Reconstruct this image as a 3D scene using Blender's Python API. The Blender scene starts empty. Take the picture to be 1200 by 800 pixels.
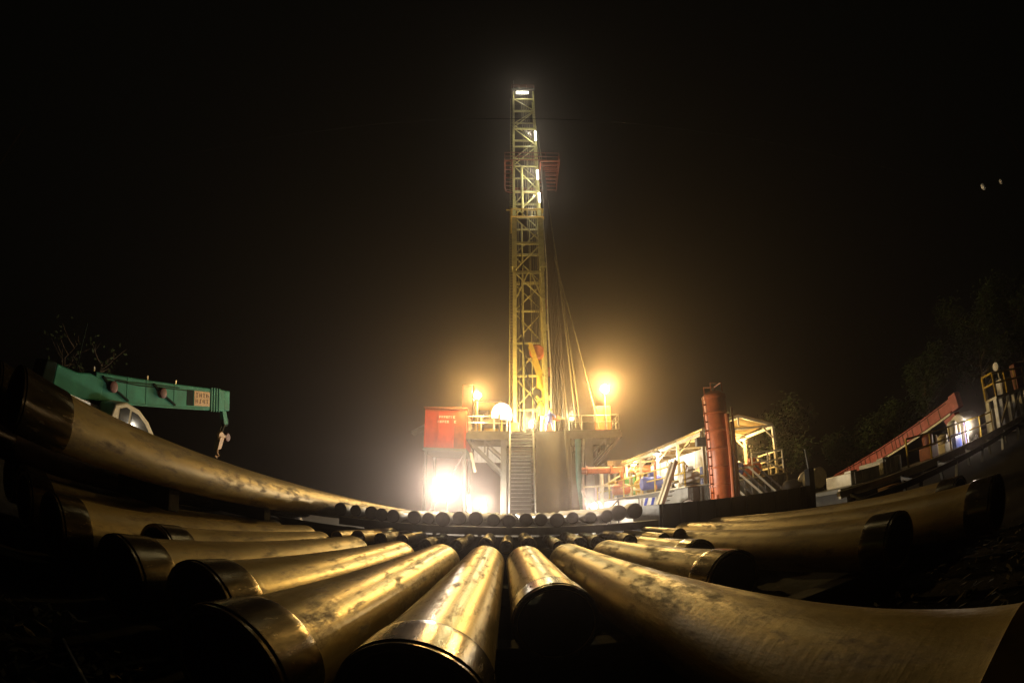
import bpy, math, random
from mathutils import Vector, Matrix, Euler

random.seed(7)
R = math.radians
scene = bpy.context.scene
C = scene.collection

# ------------------------------------------------------------------ camera, world, exposure
cd = bpy.data.cameras.new("camera")
cam = bpy.data.objects.new("camera", cd)
C.objects.link(cam)
cam.location = (0, 0, 1.08)
cam.rotation_euler = (R(90 + 22.6), 0, 0)
cd.type = 'PANO'
cd.sensor_fit = 'HORIZONTAL'
cd.sensor_width = 36.0
cd.sensor_height = 24.0
for holder in (cd, getattr(cd, 'cycles', None)):
    try:
        holder.panorama_type = 'FISHEYE_EQUISOLID'
        holder.fisheye_lens = 15.3
        holder.fisheye_fov = R(180)
    except Exception:
        pass
cd.clip_start = 0.05
cd.clip_end = 3000
scene.camera = cam

w = bpy.data.worlds.new("World")
scene.world = w
w.use_nodes = True
nt = w.node_tree
bg = nt.nodes['Background']
sky = nt.nodes.new('ShaderNodeTexSky')
sky.sky_type = 'NISHITA'
sky.sun_disc = False
sky.sun_elevation = R(-9)
sky.sun_rotation = R(160)
nt.links.new(sky.outputs[0], bg.inputs[0])
bg.inputs[1].default_value = 0.05
bg2 = nt.nodes.new('ShaderNodeBackground')            # faint even air glow of the night sky
bg2.inputs[0].default_value = (0.0022, 0.0025, 0.0018, 1)
bg2.inputs[1].default_value = 0.35
add = nt.nodes.new('ShaderNodeAddShader')
nt.links.new(bg.outputs[0], add.inputs[0])
nt.links.new(bg2.outputs[0], add.inputs[1])
nt.links.new(add.outputs[0], nt.nodes['World Output'].inputs[0])

scene.view_settings.view_transform = 'Standard'
scene.view_settings.look = 'None'
scene.view_settings.exposure = 0.0
scene.view_settings.gamma = 1.0
scene.view_settings.use_curve_mapping = False
scene.render.engine = 'CYCLES'
scene.cycles.use_denoising = True
scene.cycles.max_bounces = 6
scene.cycles.sample_clamp_indirect = 6.0

# ------------------------------------------------------------------ materials
def rgb(c):
    return (c[0], c[1], c[2], 1.0)

def mat(name, col, rough=0.6, metal=0.0, col2=None, scale=4.0, bump=0.15, stretch=(1, 1, 1), rough2=None,
        rust=None, rust_amt=0.45, fine=40.0, spec=0.5, rings=0):
    m = bpy.data.materials.new(name)
    m.use_nodes = True
    t = m.node_tree
    N, L = t.nodes, t.links
    b = N['Principled BSDF']
    b.inputs['Roughness'].default_value = rough
    b.inputs['Metallic'].default_value = metal
    b.inputs['Specular IOR Level'].default_value = spec
    tc = N.new('ShaderNodeTexCoord')
    oi = N.new('ShaderNodeObjectInfo')
    mul = N.new('ShaderNodeMath'); mul.operation = 'MULTIPLY'; mul.inputs[1].default_value = 37.0
    L.new(oi.outputs['Random'], mul.inputs[0])
    ad = N.new('ShaderNodeVectorMath'); ad.operation = 'ADD'
    L.new(tc.outputs['Object'], ad.inputs[0]); L.new(mul.outputs[0], ad.inputs[1])
    mp = N.new('ShaderNodeMapping'); mp.inputs['Scale'].default_value = stretch
    L.new(ad.outputs[0], mp.inputs['Vector'])
    n1 = N.new('ShaderNodeTexNoise'); n1.inputs['Scale'].default_value = scale; n1.inputs['Detail'].default_value = 6
    n1.inputs['Roughness'].default_value = 0.62
    L.new(mp.outputs[0], n1.inputs['Vector'])
    c2 = col2 or tuple(x * 0.6 for x in col)
    r1 = N.new('ShaderNodeValToRGB')
    r1.color_ramp.elements[0].position = 0.35; r1.color_ramp.elements[0].color = rgb(c2)
    r1.color_ramp.elements[1].position = 0.65; r1.color_ramp.elements[1].color = rgb(col)
    L.new(n1.outputs[0], r1.inputs[0])
    out = r1.outputs[0]
    n2 = N.new('ShaderNodeTexNoise'); n2.inputs['Scale'].default_value = fine; n2.inputs['Detail'].default_value = 4
    L.new(mp.outputs[0], n2.inputs['Vector'])
    if rust:
        n3 = N.new('ShaderNodeTexNoise'); n3.inputs['Scale'].default_value = scale * 1.9; n3.inputs['Detail'].default_value = 9
        n3.inputs['Roughness'].default_value = 0.7
        L.new(mp.outputs[0], n3.inputs['Vector'])
        r3 = N.new('ShaderNodeValToRGB')
        r3.color_ramp.elements[0].position = 1 - rust_amt - 0.06; r3.color_ramp.elements[1].position = 1 - rust_amt + 0.1
        L.new(n3.outputs[0], r3.inputs[0])
        mx = N.new('ShaderNodeMix'); mx.data_type = 'RGBA'
        L.new(r3.outputs[0], mx.inputs[0]); L.new(out, mx.inputs[6]); mx.inputs[7].default_value = rgb(rust)
        out = mx.outputs[2]
        mm = N.new('ShaderNodeMath'); mm.operation = 'MULTIPLY_ADD'
        mm.inputs[1].default_value = -metal * 0.75; mm.inputs[2].default_value = metal
        L.new(r3.outputs[0], mm.inputs[0]); L.new(mm.outputs[0], b.inputs['Metallic'])
        rm = N.new('ShaderNodeMapRange'); rm.inputs[3].default_value = rough; rm.inputs[4].default_value = min(0.95, rough + 0.35)
        L.new(r3.outputs[0], rm.inputs[0])
        a2 = N.new('ShaderNodeMath'); a2.operation = 'MULTIPLY_ADD'; a2.inputs[1].default_value = 0.22
        L.new(n1.outputs[0], a2.inputs[0]); L.new(rm.outputs[0], a2.inputs[2]); 
        s2 = N.new('ShaderNodeMath'); s2.operation = 'SUBTRACT'; s2.inputs[1].default_value = 0.11
        L.new(a2.outputs[0], s2.inputs[0]); L.new(s2.outputs[0], b.inputs['Roughness'])
    elif rough2 is not None:
        rm = N.new('ShaderNodeMapRange'); rm.inputs[1].default_value = 0.3; rm.inputs[2].default_value = 0.7
        rm.inputs[3].default_value = rough; rm.inputs[4].default_value = rough2
        L.new(n1.outputs[0], rm.inputs[0]); L.new(rm.outputs[0], b.inputs['Roughness'])
    L.new(out, b.inputs['Base Color'])
    if bump:
        ad2 = N.new('ShaderNodeMath'); ad2.operation = 'MULTIPLY_ADD'; ad2.inputs[1].default_value = 0.35
        L.new(n2.outputs[0], ad2.inputs[0]); L.new(n1.outputs[0], ad2.inputs[2])
        bp = N.new('ShaderNodeBump'); bp.inputs['Strength'].default_value = bump; bp.inputs['Distance'].default_value = 0.02
        L.new(ad2.outputs[0], bp.inputs['Height']); L.new(bp.outputs[0], b.inputs['Normal'])
        if rings:     # turned marks running round the pipe
            mr = N.new('ShaderNodeMapping'); mr.inputs['Scale'].default_value = (0.6, 9, 0.6)
            L.new(ad.outputs[0], mr.inputs['Vector'])
            nr = N.new('ShaderNodeTexNoise'); nr.inputs['Scale'].default_value = 2.2; nr.inputs['Detail'].default_value = 5; nr.inputs['Roughness'].default_value = .7
            L.new(mr.outputs[0], nr.inputs['Vector'])
            br = N.new('ShaderNodeBump'); br.inputs['Strength'].default_value = rings; br.inputs['Distance'].default_value = 0.006
            L.new(nr.outputs[0], br.inputs['Height']); L.new(bp.outputs[0], br.inputs['Normal']); L.new(br.outputs[0], b.inputs['Normal'])
    return m

def glow(name, col, strength):
    m = bpy.data.materials.new(name); m.use_nodes = True
    b = m.node_tree.nodes['Principled BSDF']
    b.inputs['Base Color'].default_value = rgb((0.8, 0.8, 0.8))
    b.inputs['Emission Color'].default_value = rgb(col)
    b.inputs['Emission Strength'].default_value = strength
    return m

M = {}
M['pipe'] = mat('rusty_pipe_steel', (0.47, 0.355, 0.145), 0.33, 0.55, (0.33, 0.24, 0.09), 2.2, 0.07, (3.5, 0.8, 3.5), rust=(0.13, 0.075, 0.032), rust_amt=0.43, fine=30, rings=0.5)
M['coupling'] = mat('dark_coupling_steel', (0.20, 0.15, 0.075), 0.22, 0.9, (0.10, 0.075, 0.04), 3.0, 0.10, (5, 1, 5), rust=(0.06, 0.036, 0.02), rust_amt=0.36)
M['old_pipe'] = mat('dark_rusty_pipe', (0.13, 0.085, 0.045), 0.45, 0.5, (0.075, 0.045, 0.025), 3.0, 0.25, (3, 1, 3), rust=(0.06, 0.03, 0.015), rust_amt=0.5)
M['pipe_matt'] = mat('muddy_pipe_steel', (0.42, 0.305, 0.115), 0.43, 0.4, (0.27, 0.19, 0.07), 1.5, 0.16, (3.0, 0.9, 3.0), rust=(0.15, 0.10, 0.05), rust_amt=0.44, fine=24, rings=0.22)
M['bore'] = mat('shaded_rusty_bore', (0.030, 0.020, 0.012), 0.9, 0, (0.015, 0.01, 0.006), 3, 0.2)  # rust tone darkened to hold the shade inside the pipe mouths
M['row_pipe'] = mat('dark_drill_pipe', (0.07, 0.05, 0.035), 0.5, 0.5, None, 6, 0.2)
M['mud'] = mat('dark_mud', (0.026, 0.021, 0.014), 0.9, 0, (0.012, 0.010, 0.007), 1.4, 0.9, fine=14, rough2=1.0, spec=0.12)
M['timber'] = mat('wet_timber', (0.035, 0.025, 0.016), 0.8, 0, (0.015, 0.011, 0.007), 3, 0.5, (1, 8, 8), spec=0.2)
M['mast'] = mat('pale_mast_paint', (0.54, 0.48, 0.20), 0.45, 0.0, (0.36, 0.31, 0.12), 3, 0.1, rust=(0.16, 0.08, 0.03), rust_amt=0.34)
M['mast_red'] = mat('worn_red_paint', (0.25, 0.055, 0.026), 0.5, 0, (0.14, 0.032, 0.018), 3, 0.1)
M['deck'] = mat('dark_deck_steel', (0.11, 0.105, 0.09), 0.55, 0.2, (0.06, 0.055, 0.05), 2, 0.15)
M['struct'] = mat('grey_structural_paint', (0.17, 0.17, 0.16), 0.5, 0.1, (0.13, 0.13, 0.115), 2, 0.15, rust=(0.12, 0.07, 0.035), rust_amt=0.33)
M['teal'] = mat('teal_paint', (0.10, 0.28, 0.26), 0.4, 0.1, (0.06, 0.18, 0.17), 2, 0.1)
M['ramp'] = mat('worn_ramp_plate', (0.055, 0.044, 0.034), 0.65, 0.1, (0.03, 0.024, 0.018), 1.2, 0.25, (3, 1, 1), rust=(0.10, 0.06, 0.03), rust_amt=0.4)
M['yellow'] = mat('yellow_paint', (0.62, 0.42, 0.05), 0.42, 0, (0.42, 0.27, 0.03), 3, 0.1, rust=(0.18, 0.09, 0.03), rust_amt=0.3)
M['red'] = mat('red_paint', (0.55, 0.055, 0.022), 0.5, 0, (0.42, 0.04, 0.018), 2, 0.08)
M['orange'] = mat('orange_paint', (0.52, 0.125, 0.03), 0.45, 0, (0.36, 0.08, 0.025), 3, 0.12, rust=(0.16, 0.05, 0.02), rust_amt=0.33)
M['pink_red'] = mat('faded_red_paint', (0.52, 0.15, 0.18), 0.6, 0, (0.36, 0.085, 0.10), 2, 0.1)
M['dark_red'] = mat('dark_red_paint', (0.10, 0.012, 0.014), 0.5)
M['reel_red'] = mat('dark_reel_red', (0.11, 0.016, 0.014), 0.6)
M['white'] = mat('white_paint', (0.78, 0.77, 0.74), 0.45, 0, (0.60, 0.58, 0.54), 2, 0.08)
M['cream'] = mat('cream_paint', (0.66, 0.60, 0.44), 0.5, 0, (0.46, 0.40, 0.28), 2, 0.1, rust=(0.2, 0.12, 0.06), rust_amt=0.3)
M['blue'] = mat('blue_paint', (0.05, 0.10, 0.50), 0.45, 0, (0.03, 0.06, 0.34), 3, 0.1)
M['tank_blue'] = mat('dark_blue_paint', (0.020, 0.032, 0.060), 0.5, 0, (0.012, 0.018, 0.034), 2.5, 0.2, rust=(0.05, 0.035, 0.03), rust_amt=0.33)
M['crane'] = mat('crane_green_paint', (0.045, 0.235, 0.165), 0.62, 0, (0.028, 0.15, 0.105), 1.6, 0.12, rust=(0.05, 0.07, 0.04), rust_amt=.3, spec=.15)
M['crane_dark'] = mat('dark_green_paint', (0.007, 0.016, 0.012), 0.8, spec=.1)
M['tan'] = mat('tan_paint', (0.42, 0.22, 0.075), 0.5, 0, (0.25, 0.12, 0.045), 6, 0.1)
M['black'] = mat('black_rubber', (0.012, 0.012, 0.012), 0.9, spec=.15)
M['glass'] = mat('dark_window_glass', (0.03, 0.035, 0.04), 0.08, 0, bump=0)
M['green'] = mat('machine_green_paint', (0.08, 0.42, 0.07), 0.45, 0, (0.05, 0.3, 0.05), 3, 0.1)
M['sheet'] = mat('corrugated_roof_sheet', (0.46, 0.32, 0.13), 0.5, 0.3, (0.30, 0.22, 0.11), 2, 0.1, rust=(0.2, 0.09, 0.03), rust_amt=0.35)
M['cable'] = mat('steel_cable', (0.34, 0.29, 0.17), 0.45, 0.4)
M['galv'] = mat('galvanised_steel', (0.55, 0.54, 0.50), 0.35, 0.4)
M['bark'] = mat('grey_bark', (0.12, 0.09, 0.06), 0.9, 0, (0.07, 0.05, 0.035), 5, 0.4)
M['leaf'] = mat('dark_leaves', (0.050, 0.075, 0.026), 0.6, 0, (0.026, 0.042, 0.016), 0.8, 0)
M['skin'] = mat('skin', (0.42, 0.24, 0.15), 0.55, bump=0)
M['coverall'] = mat('blue_coverall', (0.16, 0.22, 0.75), 0.8, 0, (0.12, 0.16, 0.60), 6, 0.2)
M['g_white'] = glow('lit_white_lens', (1.0, 0.90, 0.72), 60)
M['g_dome'] = glow('lit_dome', (1.0, 0.93, 0.80), 2.6)
M['g_sodium'] = glow('lit_sodium_lens', (1.0, 0.66, 0.20), 60)
M['g_tube'] = glow('lit_tube', (1.0, 0.98, 0.82), 9)
M['g_violet'] = glow('lit_violet_tube', (0.62, 0.45, 1.0), 1.6)
M['g_shed'] = glow('lit_shed_lens', (1.0, 0.84, 0.52), 20)

# ------------------------------------------------------------------ mesh helpers
class MB:
    def __init__(self):
        self.v = []; self.f = []
    def _add(self, vs, fs):
        o = len(self.v)
        self.v += [tuple(p) for p in vs]
        self.f += [tuple(i + o for i in f) for f in fs]
        return self
    def box(self, x0, x1, y0, y1, z0, z1):
        vs = [(x, y, z) for z in (z0, z1) for y in (y0, y1) for x in (x0, x1)]
        return self._add(vs, [(0, 2, 3, 1), (4, 5, 7, 6), (0, 1, 5, 4), (2, 6, 7, 3), (0, 4, 6, 2), (1, 3, 7, 5)])
    def hexa(self, b4, t4):
        return self._add(list(b4) + list(t4), [(3, 2, 1, 0), (4, 5, 6, 7), (0, 1, 5, 4), (1, 2, 6, 5), (2, 3, 7, 6), (3, 0, 4, 7)])
    def beam(self, p, q, a, b=None, up=(0, 0, 1)):
        b = b or a
        p, q = Vector(p), Vector(q); d = (q - p).normalized(); u = Vector(up)
        if abs(d.dot(u)) > 0.97: u = Vector((0, 1, 0))
        s = d.cross(u).normalized(); u = s.cross(d).normalized()
        c = [(-1, -1), (1, -1), (1, 1), (-1, 1)]
        return self.hexa([p + s * (i * a / 2) + u * (j * b / 2) for i, j in c], [q + s * (i * a / 2) + u * (j * b / 2) for i, j in c])
    def tube(self, p, q, r, n=8, r2=None, caps=True):
        r2 = r if r2 is None else r2
        p, q = Vector(p), Vector(q); d = (q - p).normalized()
        u = Vector((0, 0, 1)) if abs(d.z) < 0.95 else Vector((0, 1, 0))
        s = d.cross(u).normalized(); u = s.cross(d)
        vs = [];
        for c, rr in ((p, r), (q, r2)):
            for k in range(n):
                a = 2 * math.pi * k / n
                vs.append(c + s * (rr * math.cos(a)) + u * (rr * math.sin(a)))
        fs = [(k, (k + 1) % n, n + (k + 1) % n, n + k) for k in range(n)]
        if caps: fs += [tuple(range(n - 1, -1, -1)), tuple(range(n, 2 * n))]
        return self._add(vs, fs)
    def path(self, pts, r, n=6, caps=True):
        pts = [Vector(p) for p in pts]
        vs = []; fs = []
        for i, p in enumerate(pts):
            d = (pts[min(i + 1, len(pts) - 1)] - pts[max(i - 1, 0)]).normalized()
            u = Vector((0, 0, 1)) if abs(d.z) < 0.95 else Vector((0, 1, 0))
            s = d.cross(u).normalized(); u = s.cross(d)
            rr = r[i] if isinstance(r, (list, tuple)) else r
            for k in range(n):
                a = 2 * math.pi * k / n
                vs.append(p + s * (rr * math.cos(a)) + u * (rr * math.sin(a)))
        for i in range(len(pts) - 1):
            for k in range(n):
                fs.append((i * n + k, i * n + (k + 1) % n, (i + 1) * n + (k + 1) % n, (i + 1) * n + k))
        if caps:
            fs += [tuple(range(n - 1, -1, -1)), tuple(range((len(pts) - 1) * n, len(pts) * n))]
        return self._add(vs, fs)
    def lathe(self, prof, n=32, axis='Z', at=(0, 0, 0), closed=False):
        """prof: list of (radius, height along the axis)"""
        vs = []; fs = []
        for r, h in prof:
            for k in range(n):
                a = 2 * math.pi * k / n; c, s = r * math.cos(a), r * math.sin(a)
                p = (c, s, h) if axis == 'Z' else ((c, h, s) if axis == 'Y' else (h, c, s))
                vs.append((p[0] + at[0], p[1] + at[1], p[2] + at[2]))
        m = len(prof)
        for i in range(m if closed else m - 1):
            j = (i + 1) % m
            for k in range(n):
                k2 = (k + 1) % n
                fs.append((i * n + k, i * n + k2, j * n + k2, j * n + k))
        if not closed:
            if prof[0][0] > 1e-6: fs.append(tuple(range(n - 1, -1, -1)))
            if prof[-1][0] > 1e-6: fs.append(tuple(range((m - 1) * n, m * n)))
        return self._add(vs, fs)
    def build(self, name, m, parent=None, smooth=35, origin=None, bevel=0):
        off = Vector(origin) if origin is not None else Vector((0, 0, 0))
        p = parent
        while p is not None:
            off = off + Vector(p.location); p = p.parent
        me = bpy.data.meshes.new(name)
        me.from_pydata([(x - off.x, y - off.y, z - off.z) for x, y, z in self.v], [], self.f)
        me.update()
        import bmesh
        bm = bmesh.new(); bm.from_mesh(me); bmesh.ops.recalc_face_normals(bm, faces=bm.faces); bm.to_mesh(me); bm.free()
        me.materials.append(M[m] if isinstance(m, str) else m)
        if smooth:
            me.shade_smooth(); me.set_sharp_from_angle(angle=R(smooth))
        o = bpy.data.objects.new(name, me); C.objects.link(o)
        if origin is not None: o.location = origin
        if parent is not None: o.parent = parent
        if bevel:
            bv = o.modifiers.new('bevel', 'BEVEL'); bv.width = bevel; bv.segments = 2; bv.limit_method = 'ANGLE'
        return o

def tag(o, label=None, cat=None, group=None, kind=None):
    if label: o['label'] = label
    if cat: o['category'] = cat
    if group: o['group'] = group
    if kind: o['kind'] = kind
    return o

def thing(name, label, cat, loc=(0, 0, 0), group=None):
    o = bpy.data.objects.new(name, None); C.objects.link(o); o.location = loc; o.empty_display_size = 0.2
    return tag(o, label, cat, group)

def clone(o, loc=None, label=None, rotz=None):
    c = o.copy(); C.objects.link(c)
    if loc is not None: c.location = loc
    if rotz is not None: c.rotation_euler.z = rotz
    if label: c['label'] = label
    for ch in o.children:
        d = ch.copy(); C.objects.link(d); d.parent = c
        for g in ch.children:
            e = g.copy(); C.objects.link(e); e.parent = d
    return c

def point(name, loc, col, watts, radius=0.2, parent=None):
    l = bpy.data.lights.new(name, 'POINT'); l.color = col; l.energy = watts; l.shadow_soft_size = radius
    o = bpy.data.objects.new(name, l); C.objects.link(o)
    off = Vector(loc); p = parent
    while p is not None: off = off - Vector(p.location); p = p.parent
    o.location = off
    if parent is not None: o.parent = parent
    return o

def spot(name, loc, target, col, watts, angle=110, radius=0.2, parent=None, blend=0.6):
    l = bpy.data.lights.new(name, 'SPOT'); l.color = col; l.energy = watts; l.shadow_soft_size = radius
    l.spot_size = R(angle); l.spot_blend = blend
    o = bpy.data.objects.new(name, l); C.objects.link(o)
    o.rotation_euler = (Vector(target) - Vector(loc)).to_track_quat('-Z', 'Y').to_euler()
    off = Vector(loc); p = parent
    while p is not None: off = off - Vector(p.location); p = p.parent
    o.location = off
    if parent is not None: o.parent = parent
    return o

WARM = (1.0, 0.87, 0.68)
SOD = (1.0, 0.64, 0.20)
TUBE = (1.0, 0.97, 0.72)
SHEDC = (1.0, 0.72, 0.28)

# ------------------------------------------------------------------ ground
def ground():
    rr = random.Random(3)
    mb = MB()
    # one sheet: fine cells near the camera, coarse ones out to the horizon
    xs = [-420, -200, -100, -60, -40, -25, -15, -10] + [-7 + 0.16 * i for i in range(88)] + [7.2, 10, 15, 25, 40, 60, 100, 200, 420]
    ys = [-420, -200, -60, -20, -8, -4] + [-2 + 0.16 * i for i in range(62)] + [8, 10, 14, 20, 30, 40, 60, 100, 200, 420]
    from mathutils import noise
    for y in ys:
        for x in xs:
            z = 0.0
            if -7.2 < x < 7.3 and -2.2 < y < 8.2:
                z = 0.05 * noise.noise(Vector((x * 1.3, y * 1.3, 0))) + 0.035 * noise.noise(Vector((x * 4, y * 4, 3))) + 0.015 * noise.noise(Vector((x * 11, y * 11, 7))) - 0.03
            mb.v.append((x, y, z))
    nx = len(xs)
    for j in range(len(ys) - 1):
        for i in range(nx - 1):
            mb.f.append((j * nx + i, j * nx + i + 1, (j + 1) * nx + i + 1, (j + 1) * nx + i))
    tag(mb.build('ground', 'mud', smooth=180), kind='structure')
ground()

# ------------------------------------------------------------------ drilling rig: substructure and floor
FZ = 7.3
FY = 32.6
sub = thing('rig_substructure', 'raised drill floor on grey steel legs under the lit mast', 'drill floor', (2.4, 36, 0))
MB().box(-3.4, 8.4, FY, 40, FZ - 0.16, FZ).build('deck_plate', 'deck', sub)
MB().beam((-3.45, FY - 0.06, FZ - 0.42), (8.45, FY - 0.06, FZ - 0.42), 0.12, 0.5).build('edge_beam', 'deck', sub)
MB().beam((-3.4, 36, FZ - 0.42), (8.4, 36, FZ - 0.42), 0.2, 0.5).build('edge_beam', 'deck', sub)
MB().beam((-3.4, FY, FZ - 0.42), (-3.4, 40, FZ - 0.42), 0.2, 0.5).build('edge_beam', 'deck', sub)
MB().beam((8.4, FY, FZ - 0.42), (8.4, 40, FZ - 0.42), 0.2, 0.5).build('edge_beam', 'deck', sub)
for x, wd, mm in ((-0.62, 0.42, 'struct'), (-0.62, 0.42, 'struct'), (5.95, 0.62, 'deck'), (5.95, 0.62, 'deck')):
    pass
k = 0
for x, wd, mm in ((-0.62, 0.46, 'struct'), (5.85, 0.66, 'deck')):
    for y in (FY + 0.25, 39.4):
        MB().beam((x, y, 0), (x, y, FZ - 0.67), wd, wd, up=(0, 1, 0)).build('column', mm, sub, bevel=0.02)
MB().tube((5.05, FY + 0.2, 0.4), (5.05, FY + 0.2, FZ - 0.67), 0.24, 12).build('column', 'teal', sub)
MB().tube((4.75, FY - 0.15, 0), (4.6, FY - 0.15, FZ - 0.67), 0.07, 8).build('hose_pipe', 'deck', sub)
MB().path([(5.45, FY - 0.1, FZ - .7), (5.3, FY - .2, 4.6), (5.2, FY - .2, 2.6), (5.6, FY - .2, 1.1), (6.1, FY - .2, 0.2)], 0.08, 8).build('hose_pipe', 'galv', sub)
# cantilevered side decks: braces
for x0, x1 in ((-3.3, -0.8), (8.3, 6.1)):
    for y in (FY + 0.05, 36.2, 39.4):
        MB().beam((x0, y, FZ - 0.7), (x1, y, 4.2), 0.16, 0.16).build('brace', 'struct', sub)
        MB().beam((x0 + (x1 - x0) * .5, y, FZ - 0.7), (x0 + (x1 - x0) * .5, y, 5.62), 0.12, 0.12).build('brace', 'struct', sub)
        MB().beam((x0 + (x1 - x0) * .5, y, FZ - 0.75), (x1, y, 5.4), 0.1, 0.1).build('brace', 'struct', sub)
for z in (2.2, 4.6):
    MB().beam((-0.38, 39.4, z), (5.6, 39.4, z), 0.2, 0.25).build('cross_beam', 'struct', sub)
MB().beam((-0.38, 39.3, 0.3), (5.6, 39.3, 4.4), 0.16).build('brace', 'struct', sub)
MB().beam((-0.38, 39.2, 4.4), (5.6, 39.2, 0.3), 0.16).build('brace', 'struct', sub)
MB().box(-0.4, 1.7, 39.0, 39.15, 0.2, 6.4).build('back_panel', 'struct', sub)
# left wing: pale corrugated screen under the wing deck
for i in range(8):
    MB().box(-3.2 + i * .31, -3.2 + i * .31 + .29, 36.5, 36.56, 5.3 + max(0, (i - 0) * -0.0), 6.9).build('panel', 'white', sub)
# guard rails round the floor
def railing(parent, pts, h=1.1, m='yellow', step=1.4, r=0.03, rails=(1.0, 0.55), toe=False):
    for a, b in zip(pts[:-1], pts[1:]):
        a, b = Vector(a), Vector(b); n = max(1, round((b - a).length / step))
        for i in range(n + 1):
            p = a.lerp(b, i / n)
            MB().tube(p, p + Vector((0, 0, h)), r, 6).build('rail_post', m, parent)
        for q in rails:
            MB().tube(a + Vector((0, 0, h * q)), b + Vector((0, 0, h * q)), r * .95, 6).build('handrail', m, parent)
railing(sub, [(-0.4, FY + .05, FZ), (-3.35, FY + .05, FZ), (-3.35, 39.9, FZ)], 1.15, 'galv', 1.0, 0.04)
railing(sub, [(4.4, FY + .05, FZ), (8.35, FY + .05, FZ), (8.35, 39.9, FZ)], 1.15, 'galv', 1.0, 0.04)
# wind walls / equipment at the leg feet
for x, mm in ((0.15, 'orange'), (2.95, 'mast_red')):
    MB().box(x - .38, x + .38, 33.6, 34.5, FZ, FZ + 0.9).build('leg_shoe', mm, sub, bevel=0.04)

# ------------------------------------------------------------------ stairs
st = thing('stairway', 'steep grey metal stairs up to the drill floor left of the ramp', 'stairs', (0.75, 30, 0))
sx0, sx1, sy0, sy1 = -0.12, 1.55, 28.8, FY - .15
for x in (sx0, sx1):
    MB().beam((x, sy0, 0.05), (x, sy1, FZ - .05), 0.08, 0.32).build('stringer', 'struct', st)
nst = 26
for i in range(nst):
    t = (i + 0.6) / nst
    y = sy0 + (sy1 - sy0) * t; z = 0.05 + (FZ - .1) * t
    MB().box(sx0 + .05, sx1 - .05, y - .12, y + .12, z - .035, z).build('step', 'galv', st)
for x in (sx0 - .04, sx1 + .04):
    MB().tube((x, sy0, 1.0), (x, sy1, FZ + .95), 0.045, 8).build('handrail', 'galv', st)
    for i in range(6):
        t = i / 5
        y = sy0 + (sy1 - sy0) * t; z = 0.05 + (FZ - .1) * t
        MB().tube((x, y, z), (x, y, z + .95), 0.035, 6).build('rail_post', 'galv', st)

# ------------------------------------------------------------------ V-door ramp and catwalk
rp = thing('pipe_ramp', 'sloping brown steel pipe ramp from the catwalk up to the drill floor', 'ramp', (2.8, 30, 0))
b4 = [(1.62, 27.4, 0.9), (3.62, 27.4, 0.9), (3.95, FY - .1, FZ - .08), (1.92, FY - .1, FZ - .08)]
d4 = [(p[0], p[1] + .12, p[2] - .22) for p in b4]
MB().hexa(d4, b4).build('ramp_plate', 'ramp', rp)
for xa, xb in ((1.56, 1.86), (3.68, 4.02)):
    MB().beam((xa, 27.4, 1.02), (xb, FY - .1, FZ + .05), 0.12, 0.34).build('side_curb', 'ramp', rp)
MB().hexa([(3.76, 27.5, 0), (4.5, 28.2, 0), (4.9, FY - .3, 0.1), (4.3, FY - .3, 0.1)],
          [(3.76, 27.45, .9), (3.9, 27.6, .9), (4.36, FY - .12, FZ - .2), (4.1, FY - .12, FZ - .2)]).build('side_plate', 'black', rp)
cw = thing('catwalk', 'low steel catwalk running to the foot of the brown ramp', 'catwalk', (2.5, 22, 0))
MB().box(1.5, 3.7, 17.6, 27.35, 0.72, 0.88).build('walk_plate', 'ramp', cw)
for x in (1.6, 3.6):
    MB().beam((x, 17.6, .6), (x, 27.3, .6), .16, .22).build('side_beam', 'deck', cw)
    for y in (18.2, 21.2, 24.2, 27.0):
        MB().beam((x, y, 0), (x, y, .49), .18).build('leg', 'deck', cw)

# ------------------------------------------------------------------ mast
MX0, MX1, MY0, MY1, MT = 0.22, 2.80, 34.0, 36.0, 51.4
ma = thing('drilling_mast', 'tall lit lattice drilling mast rising from the drill floor', 'drilling mast', (1.5, 35, FZ))
def mx(x, z):   # the mast leans very slightly
    return x + (z - FZ) * 0.0
for x in (MX0, MX1):
    for y in (MY0, MY1):
        MB().beam((x, y, FZ), (x, y, 28.5), 0.26, 0.26, up=(0, 1, 0)).build('leg', 'mast', ma)
        MB().beam((x, y, 28.5), (x, y, MT), 0.19, 0.19, up=(0, 1, 0)).build('leg', 'mast', ma)
    MB().box(x - .24, x + .24, MY0 - .16, MY0 + .7, 22.6, 28.7).build('telescoping_sleeve', 'mast', ma)
zs = [9.73, 12.79, 15.86, 19.07, 22.09, 25.37, 28.56, 32.08, 36.03, 39.42, 42.86, 46.5, 49.4]
for i, z in enumerate(zs):
    thick = 0.26 if z in (22.09, 25.37, 32.08, 42.86) else 0.15
    for y in ((MY0, MY1) if z > 19.5 else (MY1,)):
        MB().beam((MX0 + .1, y, z), (MX1 - .1, y, z), 0.14, thick).build('girt', 'mast', ma)
    for x in (MX0, MX1):
        MB().beam((x, MY0 + .1, z), (x, MY1 - .1, z), 0.12, 0.12).build('girt', 'mast', ma)
    if z <= 19.5:
        MB().beam((MX0 + .1, MY1 - .02, z + .02), (MX1 - .1, MY1 - .02, z + .02), 0.12, thick).build('girt', 'mast', ma)
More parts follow.
